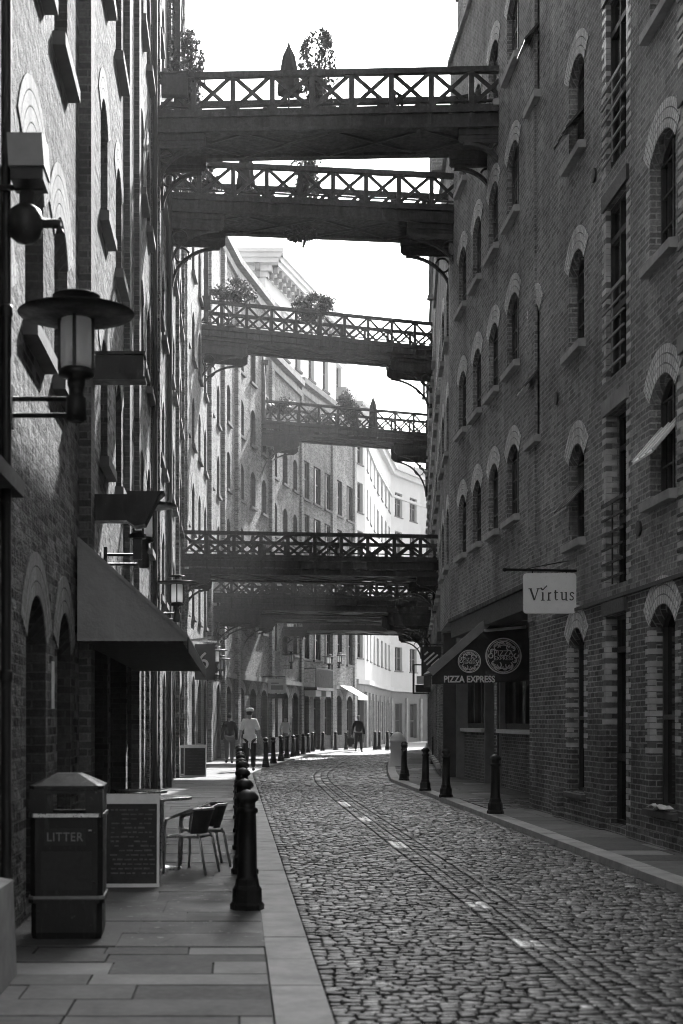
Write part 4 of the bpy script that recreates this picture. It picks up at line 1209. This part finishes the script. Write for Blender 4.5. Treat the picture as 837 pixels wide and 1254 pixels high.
t = thing('hanging_sign', 'dark hanging sign with a large pale figure 6 by the awning tip', 'sign', (-.8,36,3))
b = MB(); b.box(-1.02,-.5,35.97,36.03,2.6,3.5); b.build('board', 'mid_paint' if 0 else 'timber', t)
text_mesh('lettering', '6', .62, 'pale_paint', t, (-.80,35.965,3.06))
b = MB(); b.bar((-1.5,36,3.62),(-.45,36,3.56),.04,.04); b.bar((-1.1,36,3.60),(-.6,35.9,3.66),.07,.05); b.build('bracket', 'steel', t)
t = thing('hanging_sign', 'small framed pale sign on the curved wall above the far bollards', 'sign', (1.9,65,3.2))
b = MB(); b.box(1.52,2.32,64.95,65.05,2.85,3.5); b.build('board', 'pale_paint', t)
b = MB(); b.box(1.64,2.2,64.93,64.947,3.0,3.2); b.box(1.64,2.0,64.93,64.947,3.27,3.32); b.build('panel', 'mid_paint', t)
b = MB(); b.bar((1.2,65.3,3.6),(2.3,65,3.6),.05,.05); b.bar((1.9,65,3.6),(1.9,65,3.5),.03,.03); b.box(1.5,2.35,64.96,65.04,2.6,2.8); b.build('bracket', 'iron', t)
t = thing('balcony', 'dark iron balcony with pale stone corbels on the curved wall', 'balcony', (4.4,75,3.5))
fcb = Facade((3.3,72.5),(5.4,78.3),-1)
b = MB(); fcb.fbox(b, .4, 3.6, -.75, -.69, 4.24, 4.3); fcb.fbox(b, .4, .45, -.7, -.12, 4.24, 4.3); fcb.fbox(b, 3.55, 3.6, -.7, -.12, 4.24, 4.3)
for k in range(28): fcb.fbox(b, .42+k*.1165, .465+k*.1165, -.735, -.7, 3.3, 4.24)
b.build('railing', 'black', t)
b = MB(); fcb.fbox(b, .35, 3.65, -.8, -.1, 3.15, 3.297); b.build('slab', 'iron', t)
b = MB(); fcb.fbox(b, .5, 1.5, -.7, -.11, 2.85, 3.147); b.build('corbel', 'pale_stone', t)
b = MB(); fcb.fbox(b, 2.4, 3.3, -.7, -.11, 2.85, 3.147); b.build('corbel', 'pale_stone', t)
t = thing('shop_awning', 'small white awning lit by sun at the far end of the curved wall', 'awning', (6.2,80,3.2))
fcb = Facade((5.4,78.3),(6.96,82.6),-1)
b = MB(); p = [fcb.P(1.2,-.05,3.55),fcb.P(3.3,-.05,3.55),fcb.P(3.3,-1.1,2.95),fcb.P(1.2,-1.1,2.95)]; b.prism(p,(0,0,.03)); b.build('canopy', 'white_paint', t)
b = MB(); b.prism([fcb.P(1.2,-1.1,2.95),fcb.P(3.3,-1.1,2.95),fcb.P(3.3,-1.1,2.75),fcb.P(1.2,-1.1,2.75)],(0,-.02,0)); b.build('valance', 'white_paint', t)
# faded letters painted on the near right wall
for ch, y, z in (('P', 16.72, 3.62), ('E', 16.05, 3.55)):
    text_mesh('painted_letter', ch, .52, 'faded', R1, (5.047, y, z), rot=(PI/2,0,-PI/2), ext=.001)

# ------------------------------------------------------------------ bollards
def make_bollard():
    t = thing('bollard', '', 'bollard')
    b = MB(); b.lathe([(.135,0),(.135,.05),(.118,.07),(.115,.17),(.095,.2),(.088,.25)], (0,0,0), 8, 0, False, twist=PI/8); b.build('base', 'iron', t)
    b = MB(); b.lathe([(.086,.245),(.083,.27),(.078,.3),(.074,.55),(.068,.76),(.082,.77),(.085,.785),(.082,.8),(.066,.81)], n=16); b.build('shaft', 'iron', t)
    b = MB(); b.lathe([(.064,.805),(.062,.85),(.085,.865),(.09,.885),(.084,.905),(.06,.93),(.03,.945),(.005,.95)], n=16); b.build('cap', 'iron', t)
    return t
BO = make_bollard()
ordn = ['nearest', 'second', 'third', 'fourth', 'fifth', 'sixth', 'seventh', 'eighth', 'ninth', 'tenth', 'eleventh', 'twelfth']
bl = []
for k in range(9):
    y = 11.2+2.62*k
    bl.append(((.095, y), ordn[k]+(' black bollard of the close row, largest in view, beside the bistro chairs' if k == 0 else ' black bollard counting away from the camera in the close kerb row'), 'bollards along the left kerb'))
far = [(1.0,46.3),(1.35,50.1),(1.72,53.2),(2.1,57.6),(2.45,60),(2.72,62.2),(3.14,65.6),(3.5,68),(3.85,70.6)]
for k, p in enumerate(far):
    bl.append((p, ordn[k]+' bollard of the far row curving along the sunlit pavement, counted from the chef', 'bollards along the left kerb'))
for k, p in enumerate([(4.48,72.6),(5.24,74.2),(5.85,75.0)]):
    bl.append((p, ('first','second','third')[k]+' of three spaced bollards before the end of the curved brick wall', 'bollards at the bend'))
for k, p in enumerate([(7.42,75.4),(7.7,76),(8.05,75.2),(8.4,76.2)]):
    bl.append((p, ordn[k].replace('nearest','first')+' of the tiny bollards to the right of the walking man', 'bollards at the bend'))
right = [((4.17,22.8), 'tall black bollard on the right kerb in front of the restaurant door'), ((4.12,27.8), 'black bollard with pale cap on the right kerb, under the restaurant awning edge'),
         ((4.08,30.5), 'black bollard next along beyond the pale capped one'), ((4.25,35.8), 'black bollard standing in front of the pale stone bollard'),
         ((4.6,38.6), 'black bollard partly hidden behind the one before the pale stone bollard'), ((6.6,57.0), 'thin far bollard to the right of the pale stone bollard'), ((7.0,50.0), 'dark bollard close to the shaded wall beyond the restaurant')]
for p, lab in right: bl.append((p, lab, 'bollards along the right kerb'))
for i, (p, lab, gr) in enumerate(bl):
    o = BO if i == 0 else copy_tree(BO)
    o.location = (p[0], p[1], PZ-.004); o.rotation_euler = (0, R.uniform(-.012,.012), R.uniform(0,1)); o['label'] = lab; o['group'] = gr
    if i: o.scale = (1,1,R.uniform(.97,1.03))
t = thing('stone_bollard', 'pale stone bollard with a domed top on the right kerb', 'bollard', (5.46,47.8,PZ))
b = MB(); b.lathe([(.27,0),(.27,.12),(.24,.15),(.24,.78),(.27,.8),(.27,.86)], (5.46,47.8,PZ), 14); b.build('shaft', 'pale_stone', t)
b = MB(); b.lathe([(.25,.862),(.24,.95),(.18,1.06),(.09,1.12),(.01,1.14)], (5.46,47.8,PZ), 14); b.build('cap', 'white_paint', t)

# ------------------------------------------------------------------ litter bin
def litter_bin():
    t = thing('litter_bin', 'black litter bin with pyramid lid beside the near brick wall', 'bin', (0,0,0))
    w, d = .245, .235
    b = MB()
    def ring(w_, d_, z, c=.035):
        return [(w_-c,-d_,z),(w_,-d_+c,z),(w_,d_-c,z),(w_-c,d_,z),(-w_+c,d_,z),(-w_,d_-c,z),(-w_,-d_+c,z),(-w_+c,-d_,z)]
    b.grid([ring(w+.012,d+.012,.25), ring(w+.012,d+.012,.28), ring(w,d,.285), ring(w,d,.83)], True, 0, False, True); b.build('body', 'bin', t)
    b = MB(); b.grid([ring(w-.015,d-.015,0), ring(w-.005,d-.005,.05), ring(w-.005,d-.005,.25)], True, 0, False, True); b.build('plinth', 'bin', t)
    for z in (.285, .845):
        b = MB(); b.grid([ring(w+.003,d+.003,z-.014), ring(w+.012,d+.012,z-.012), ring(w+.012,d+.012,z+.012), ring(w+.003,d+.003,z+.014)], True, 0, False, False); b.build('band', 'steel' if z > .5 else 'mid_paint', t)
    b = MB()   # throat: solid sides, open front and back
    zl, zh = .83, 1.02
    for s in (-1,1): b.box(*sorted((s*w, s*(w-.115))), -d, d, zl, zh)
    for s in (-1,1): b.box(-w+.116, w-.116, *sorted((s*d, s*(d-.03))), zl, zl+.025); b.box(-w+.116, w-.116, *sorted((s*d, s*(d-.03))), zh-.03, zh)
    b.build('throat', 'bin', t)
    b = MB(); b.grid([ring(w+.006,d+.006,1.022), ring(w+.006,d+.006,1.045), ring(.10,.09,1.12,.02), ring(.085,.08,1.125,.02)], True, 0, False, True); b.build('lid', 'bin', t)
    b = MB(); b.box(-.15,.13,-d-.005,-d+.003,.64,.755); b.box(-.17,.17,-d-.006,-d+.003,.34,.60); p = b.build('panel', 'black', t)
    text_mesh('lettering', 'LITTER', .085, 'mid_paint', p, (-.01,-d-.007,.697), sx=.88, spacing=1.1, ext=.003)
    b = MB(); b.lathe([(.012,0),(.012,.008)], (.16,-d-.004,.74), 8); b.build('lock', 'steel', t)
    t.location = (-1.15, 9.87, PZ); t.rotation_euler = (0,0,.03)
litter_bin()

# ------------------------------------------------------------------ menu boards
def menu_board(label, loc, w, h, rz, header, lines, seed):
    t = thing('menu_board', label, 'sign board', (0,0,0), 'menu boards on the pavement')
    r = random.Random(seed)
    for s in (-1, 1):
        tilt = .14*s
        def Q(x, z, off=0): return Vector((x, (-.16+.15*z/h)*1 if s < 0 else (.16-.15*z/h), z)) + Vector((0, s*off, 0))
        b = MB(); f = .035
        b.prism([Q(-w/2,0),Q(w/2,0),Q(w/2,h),Q(-w/2,h)], (0,-.02*s,0)); bd = b.build('board', 'chalk', t)
        b = MB()
        for x0,x1,z0_,z1_ in ((-w/2,-w/2+f*.7,0,h),(w/2-f*.7,w/2,0,h),(-w/2+f*.7,w/2-f*.7,0,f),(-w/2+f*.7,w/2-f*.7,h-header,h)):
            b.prism([Q(x0,z0_,.012),Q(x1,z0_,.012),Q(x1,z1_,.012),Q(x0,z1_,.012)], (0,-.012*s,0))
        b.build('frame', 'pale_paint', t)
        if s < 0:
            for k in range(lines):
                b = MB()
                z = h-header-.06-k*(h-header-.14)/lines; x = -w*.4+r.uniform(0,.05)
                while x < w*.36:
                    l = r.uniform(.02,.075); 
                    if r.random() < .8:
                        hh = r.uniform(.010,.016); e = min(x+l, w*.42)
                        b.prism([Q(x,z,.004),Q(e,z,.004),Q(e,z+hh,.004),Q(x,z+hh,.004)], (0,-.003*s,0))
                    x += l+.014
                if b.f: b.build('writing', 'chalk_mark', bd)
    t.location = loc; t.rotation_euler = (0,0,rz)
menu_board('large pale framed menu board standing behind the litter bin', (-.93,12.85,PZ), .50, .83, 0.03, .09, 15, 4)
menu_board('smaller pale framed menu board farther along the left pavement', (-1.08,38.4,PZ), .60, .86, 0.0, .09, 8, 5)
menu_board('menu board half hidden behind the smaller one against the wall', (-1.32,39.6,PZ), .42, .82, 0.05, .07, 6, 6)

# ------------------------------------------------------------------ bistro table and chairs
t = thing('bistro_table', 'small round metal bistro table behind the large menu board', 'table', (-.74,14.3,PZ))
b = MB(); b.lathe([(.30,.70),(.31,.705),(.31,.725),(.30,.73)], (-.74,14.3,PZ), 28); b.build('tabletop', 'steel', t)
b = MB(); b.lathe([(.03,.03),(.025,.1),(.025,.66),(.05,.69)], (-.74,14.3,PZ), 12); b.build('column', 'steel', t)
b = MB(); b.lathe([(.21,0),(.21,.015),(.05,.035),(.03,.05)], (-.74,14.3,PZ), 20); b.build('foot', 'steel', t)
t2 = thing('bistro_table', 'second round table close behind the first, mostly hidden by the menu board', 'table', (-1.05,15.6,PZ))
b = MB(); b.lathe([(.30,.70),(.31,.705),(.31,.725),(.30,.73)], (-1.05,15.6,PZ), 28); b.build('tabletop', 'steel', t2)
b = MB(); b.lathe([(.03,.03),(.025,.1),(.025,.66),(.05,.69)], (-1.05,15.6,PZ), 12); b.build('column', 'steel', t2)
b = MB(); b.lathe([(.21,0),(.21,.015),(.05,.035),(.03,.05)], (-1.05,15.6,PZ), 20); b.build('foot', 'steel', t2)
def make_chair():
    # local: chair faces -x (towards the table), back at +x
    t = thing('bistro_chair', '', 'chair')
    b = MB(); n = 14
    rows = [[(-.2+.4*k/6, -.2+.4*j/6, .44-.02*math.sin(PI*j/6)*math.sin(PI*k/6)) for j in range(7)] for k in range(7)]
    b.grid(rows, False, 0, True); rows = [[(p[0],p[1],p[2]-.018) for p in r] for r in rows]; b.grid(rows, False, 0, True); b.build('seat', 'timber', t)
    b = MB(); rows = []
    for z, r in ((.46,.19),(.55,.205),(.65,.22),(.73,.235)):
        rows.append([(-.02+r*math.cos(a)+(z-.44)*.16, r*1.02*math.sin(a), z) for a in [-1.15+2.3*k/12 for k in range(13)]])
    b.grid(rows, False, 0, True); rows = [[(p[0]+.012,p[1],p[2]) for p in r] for r in rows]; b.grid(rows, False, 0, True); b.build('backrest', 'black', t)
    b = MB()
    path = [(-.22,-.225,.62),(-.1,-.23,.66)] + [(.02+.245*math.cos(a), .245*math.sin(a), .74) for a in [-1.2+2.4*k/12 for k in range(13)]] + [(-.1,.23,.66),(-.22,.225,.62)]
    b.tube(path, .017, 8); b.build('armrest', 'steel', t)
    for sx, sy in ((-1,-1),(-1,1),(1,-1),(1,1)):
        b = MB()
        if sx < 0: b.tube([(-.22,sy*.225,.62),(-.235,sy*.225,.5),(-.23,sy*.22,.42),(-.25,sy*.23,0)], .016, 8)
        else: b.tube([(.16,sy*.19,.46),(.19,sy*.2,.40),(.27,sy*.22,0)], .016, 8)
        b.build('leg', 'steel', t)
    b = MB()
    for sy in (-1,1): b.tube([(-.23,sy*.215,.425),(.18,sy*.195,.425)], .011, 8)
    b.tube([(-.23,-.215,.425),(-.23,.215,.425)], .011, 8); b.tube([(.18,-.195,.425),(.18,.195,.425)], .011, 8)
    b.build('seat_frame', 'steel', t)
    return t
CH = make_chair()
CH.scale = (.84,.84,.86); CH.location = (-.43,13.9,PZ); CH.rotation_euler = (0,0,-.35); CH['label'] = 'nearer metal bistro chair with dark curved back facing the table'; CH['group'] = 'bistro chairs outside the cafe'
c2 = copy_tree(CH); c2.location = (-.31,14.6,PZ); c2.rotation_euler = (0,0,.25); c2['label'] = 'farther metal bistro chair, its pale rim showing behind the nearer one'

# ------------------------------------------------------------------ people
def skin_mesh(name, verts, edges, radii, mat, parent, root_i=0, sub=2):
    me = bpy.data.meshes.new(name); me.from_pydata(verts, edges, []); me.update()
    o = bpy.data.objects.new(name, me); COL.objects.link(o)
    o.modifiers.new('skin', 'SKIN').use_smooth_shade = True
    for i, sv in enumerate(me.skin_vertices[0].data):
        r = radii[i]; sv.radius = r if isinstance(r, tuple) else (r, r); sv.use_root = (i == root_i)
    s = o.modifiers.new('sub', 'SUBSURF'); s.levels = sub; s.render_levels = sub
    dg = bpy.context.evaluated_depsgraph_get(); dg.update()
    m2 = bpy.data.meshes.new_from_object(o.evaluated_get(dg)); bpy.data.objects.remove(o)
    m2.name = name; m2.materials.clear(); m2.materials.append(M[mat])
    for p in m2.polygons: p.use_smooth = True
    ob = bpy.data.objects.new(name, m2); COL.objects.link(ob); ob.parent = parent
    return ob

def person(label, loc, rz, H, stride, arms, top, legs, hair, group=None, cap=None, apron=None, sleeve='long', hem=.93, sit=False):
    """local frame: faces -y; stride = forward offset of the two ankles; arms = hand offsets (x, y, z)"""
    s = H/1.75
    t = thing('person', label, 'person', (0,0,0))
    hip = .93
    V, E, Rr, idx = [], [], [], {}
    def v(nm, p, r, par=None):
        idx[nm] = len(V); V.append(tuple(c*s for c in p)); Rr.append(tuple(c*s for c in r) if isinstance(r, tuple) else r*s)
        if par is not None: E.append((idx[par], idx[nm]))
    def leg_pts(sx, st):
        kn = (sx*.1, -st*.55-.03, .5); an = (sx*.105, -st, .085 + (.04 if st < 0 else 0))
        return kn, an
    v('pelvis', (0,0,hip), (.155,.11)); v('waist', (0,0,1.1), (.135,.095), 'pelvis'); v('chest', (0,0,1.3), (.165,.11), 'waist'); v('neck0', (0,0,1.46), (.075,.065), 'chest')
    v('neck', (0,-.012,1.52), .052, 'neck0'); v('head0', (0,-.03,1.59), (.07,.085), 'neck'); v('head1', (0,-.025,1.67), (.078,.098), 'head0'); v('crown', (0,-.015,1.725), (.05,.06), 'head1')
    for nm, sx in (('l',-1),('r',1)):
        hx, hy, hz = arms[0 if sx < 0 else 1]
        el = (sx*(.235+abs(hx)*.3), hy*.25+.05, 1.14+max(0,(hz-.85))*.25)
        ha = (sx*(.235+hx), hy, hz)
        v('sh'+nm, (sx*.17,0,1.42), .062, 'chest'); v('el'+nm, el, .045, 'sh'+nm); v('wr'+nm, ha, .028, 'el'+nm)
        d = (Vector(ha)-Vector(el)).normalized()
        pl = Vector(ha)+d*.06; v('pa'+nm, pl, (.035,.018), 'wr'+nm)
        for k in range(4):
            o = Vector((0, -.024+.016*k, 0)); q = pl+o*1.1+d*.035; v('f%d%s' % (k, nm), q, .009, 'pa'+nm); v('g%d%s' % (k, nm), q+d*(.03+.006*(k in (1,2)))+Vector((-sx*.012,0,0)), .008, 'f%d%s' % (k, nm))
        v('t'+nm, Vector(ha)+d*.03+Vector((0,-.035,0)), .01, 'wr'+nm); v('u'+nm, Vector(ha)+d*.06+Vector((0,-.045,0)), .008, 't'+nm)
        st = stride[0 if sx < 0 else 1]; kn, an = leg_pts(sx, st)
        v('hp'+nm, (sx*.09,0,.86), .085, 'pelvis'); v('kn'+nm, kn, .058, 'hp'+nm); v('ca'+nm, (lerp(kn[0],an[0],.4), lerp(kn[1],an[1],.4)+.015, lerp(kn[2],an[2],.4)), .055, 'kn'+nm); v('an'+nm, an, .038, 'ca'+nm)
        v('to'+nm, (an[0]*1.15, an[1]-.15, .035), (.045,.03), 'an'+nm)
    body = skin_mesh('body', V, E, Rr, 'skin', t)
    def sub(name, names, grow, mat, ext=None):
        vs = [V[idx[n]] for n in names]; mp = {idx[n]: i for i, n in enumerate(names)}
        es = [(mp[a], mp[c]) for a, c in E if a in mp and c in mp]
        rs = [tuple(c+grow*s for c in Rr[idx[n]]) if isinstance(Rr[idx[n]], tuple) else Rr[idx[n]]+grow*s for n in names]
        if ext: vs, es, rs = ext(vs, es, rs, mp)
        return skin_mesh(name, vs, es, rs, mat, t)
    up = ['pelvis','waist','chest','neck0','shl','ell','shr','elr'] + (['wrl','wrr'] if sleeve == 'long' else [])
    sub('jacket' if sleeve == 'long' else 'shirt', up, .026, top)
    lo = ['pelvis','hpl','knl','cal','anl','hpr','knr','car','anr']
    sub('trousers', lo, .024, legs)
    for nm in ('l','r'):
        a, o = Vector(V[idx['an'+nm]]), Vector(V[idx['to'+nm]])
        skin_mesh('shoe', [tuple(a+Vector((0,.04*s,-.04*s))), tuple(a.lerp(o,.5)+Vector((0,0,-.01))), tuple(o)], [(0,1),(1,2)], [.045*s,.05*s,.04*s], 'black', t)
    b = MB(); n = 14; rows = []
    for z, r in ((1.60,.080),(1.66,.096),(1.715,.092),(1.75,.062),(1.768,.01)):
        rows.append([((r*.88*math.cos(2*PI*k/n))*s, ((.018 if z < 1.7 else -.01)+r*1.08*math.sin(2*PI*k/n)*(1 if math.sin(2*PI*k/n) > 0 or z > 1.7 else .45))*s, z*s) for k in range(n)])
    b.grid(rows, True, 0, True, True); b.build('hair', hair, t)
    if cap:
        b = MB(); b.lathe([(.1,1.70),(.108,1.71),(.112,1.75),(.105,1.785),(.06,1.80),(.005,1.803)], (0,-.01,0), 16); o = b.build('cap', cap, t)
        o.scale = (s,s,s)
    if apron:
        b = MB()
        rows = [[(rx*s*math.cos(2*PI*k/20), ry*s*math.sin(2*PI*k/20)+.01, z*s) for k in range(20)] for z, rx, ry in ((.80,.205,.165),(.86,.205,.165),(.97,.195,.155),(1.05,.182,.142))]
        b.grid(rows, True); b.box(-.035,.0,.16*s,.172*s,.66,.98); b.box(.01,.05,.16*s,.17*s,.70,.98); b.build('apron', apron, t)
    t.location = (loc[0], loc[1], loc[2]); t.rotation_euler = (0,0,rz)
    return t
person('chef in white short sleeved shirt and white cap seen from behind beside the bollards', (.44,42.6,PZ), PI, 1.84, (.22,-.2), ((.06,.02,.84),(.06,-.1,.86)), 'cloth_white', 'cloth_black', 'hair', cap='cloth_white', apron='cloth_white', sleeve='short')
person('person in a dark jacket and grey jeans walking away close to the wall', (-.2,50.5,PZ), PI+.1, 1.76, (.16,-.12), ((.03,-.08,.82),(.03,.1,.82)), 'cloth_black', 'cloth_grey', 'hair')
man = person('grey haired man in a dark suit walking towards the camera in the road', (6.3,72.6,-.0), .1, 1.86, (-.18,.22), ((.10,.0,.80),(.05,-.02,.83)), 'cloth_black', 'cloth_black', 'hair_grey')
person('person in a pale top standing behind the far row of bollards', (2.35,66.5,PZ), .3, 1.70, (.02,.02), ((.02,-.1,.95),(.02,-.15,1.0)), 'cloth_white', 'cloth_grey', 'hair', sleeve='short')
t = thing('briefcase', 'dark briefcase carried by the walking man in the suit', 'bag', (5.93,72.6,.5))
b = MB(); b.hexa([(x,y,z) for z in (.38,.70) for x,y in ((5.72,72.54),(6.08,72.54),(6.08,72.66),(5.72,72.66))]); b.build('case', 'black', t)
b = MB(); b.tube([(5.82,72.6,.70),(5.83,72.6,.765),(5.9,72.6,.785),(5.97,72.6,.765),(5.98,72.6,.70)], .012, 6); b.build('handle', 'black', t)

for lab, (px, py, pz), sc in (('crumpled white newspaper lying on the nearest ground floor sill', (4.99,16.75,.515), 1.0),):
    t = thing('newspaper', lab, 'newspaper', (px,py,pz))
    b = MB(); r = random.Random(3); rows = []
    for k in range(7): rows.append([(px-.07+.14*j/4+r.uniform(-.02,.02), py+sc*(-.3+.1*k)+r.uniform(-.03,.03), pz+.01+r.uniform(0,.045)*(1 if 0 < k < 6 else .3)) for j in range(5)])
    b.grid(rows, False, 0, False); rows = [[(p[0],p[1],p[2]-.006) for p in q] for q in rows]; b.grid(rows, False, 0, False); b.build('sheet', 'white_paint', t)
# ------------------------------------------------------------------ haze
HAZE = .0009
if HAZE:
    b = MB(); b.box(-60, 60, -45, 200, -1.5, 40)
    m = bpy.data.materials.new('haze'); m.use_nodes = True; nt = m.node_tree; nt.nodes.clear()
    out = nt.nodes.new('ShaderNodeOutputMaterial'); pv = nt.nodes.new('ShaderNodeVolumePrincipled')
    pv.inputs['Color'].default_value = (.9,.9,.9,1); pv.inputs['Density'].default_value = HAZE; pv.inputs['Anisotropy'].default_value = .35
    nt.links.new(pv.outputs[0], out.inputs['Volume'])
    hz = b.build('haze', m); hz['kind'] = 'stuff'

# ------------------------------------------------------------------ light, sky, camera
AZ, EL = math.radians(20), math.radians(35.2)      # sun ahead of the camera and to the right
w = bpy.data.worlds.new('World'); SC.world = w; w.use_nodes = True
nt = w.node_tree; bg = nt.nodes['Background']
sky = nt.nodes.new('ShaderNodeTexSky'); sky.sky_type = 'NISHITA'; sky.sun_disc = False
sky.sun_elevation = EL; sky.sun_rotation = AZ; sky.air_density = 1.0; sky.dust_density = 3.0
bw = nt.nodes.new('ShaderNodeRGBToBW')
nt.links.new(sky.outputs[0], bw.inputs[0]); nt.links.new(bw.outputs[0], bg.inputs['Color'])
bg.inputs['Strength'].default_value = .10
sd = bpy.data.lights.new('sun', 'SUN'); sd.energy = 2.2; sd.angle = math.radians(.5); sd.color = (1,1,1)
so = bpy.data.objects.new('sun', sd); COL.objects.link(so)
dirv = Vector((math.sin(AZ)*math.cos(EL), math.cos(AZ)*math.cos(EL), math.sin(EL)))
so.rotation_euler = dirv.to_track_quat('Z', 'Y').to_euler()
so.location = (20, 60, 40)

cd = bpy.data.cameras.new('camera'); co = bpy.data.objects.new('camera', cd); COL.objects.link(co)
co.location = (0,0,1.54); co.rotation_euler = (PI/2,0,0)
cd.sensor_fit = 'HORIZONTAL'; cd.sensor_width = 24; cd.lens = 50
cd.shift_x = .1559; cd.shift_y = .307
cd.clip_start = .1; cd.clip_end = 2000
cd.dof.use_dof = True; cd.dof.focus_distance = 27; cd.dof.aperture_fstop = 2.8
SC.camera = co
vs = SC.view_settings; vs.view_transform = 'Standard'; vs.look = 'None'; vs.gamma = 1; vs.use_curve_mapping = False; vs.exposure = 2.6
SC.cycles.use_denoising = True
SC.cycles.max_bounces = 6; SC.cycles.diffuse_bounces = 4; SC.cycles.glossy_bounces = 2; SC.cycles.transmission_bounces = 3; SC.cycles.volume_bounces = 0
SC.cycles.pixel_filter_type = 'BLACKMAN_HARRIS'; SC.cycles.filter_width = 1.0
SC.cycles.use_adaptive_sampling = True; SC.cycles.adaptive_threshold = .02
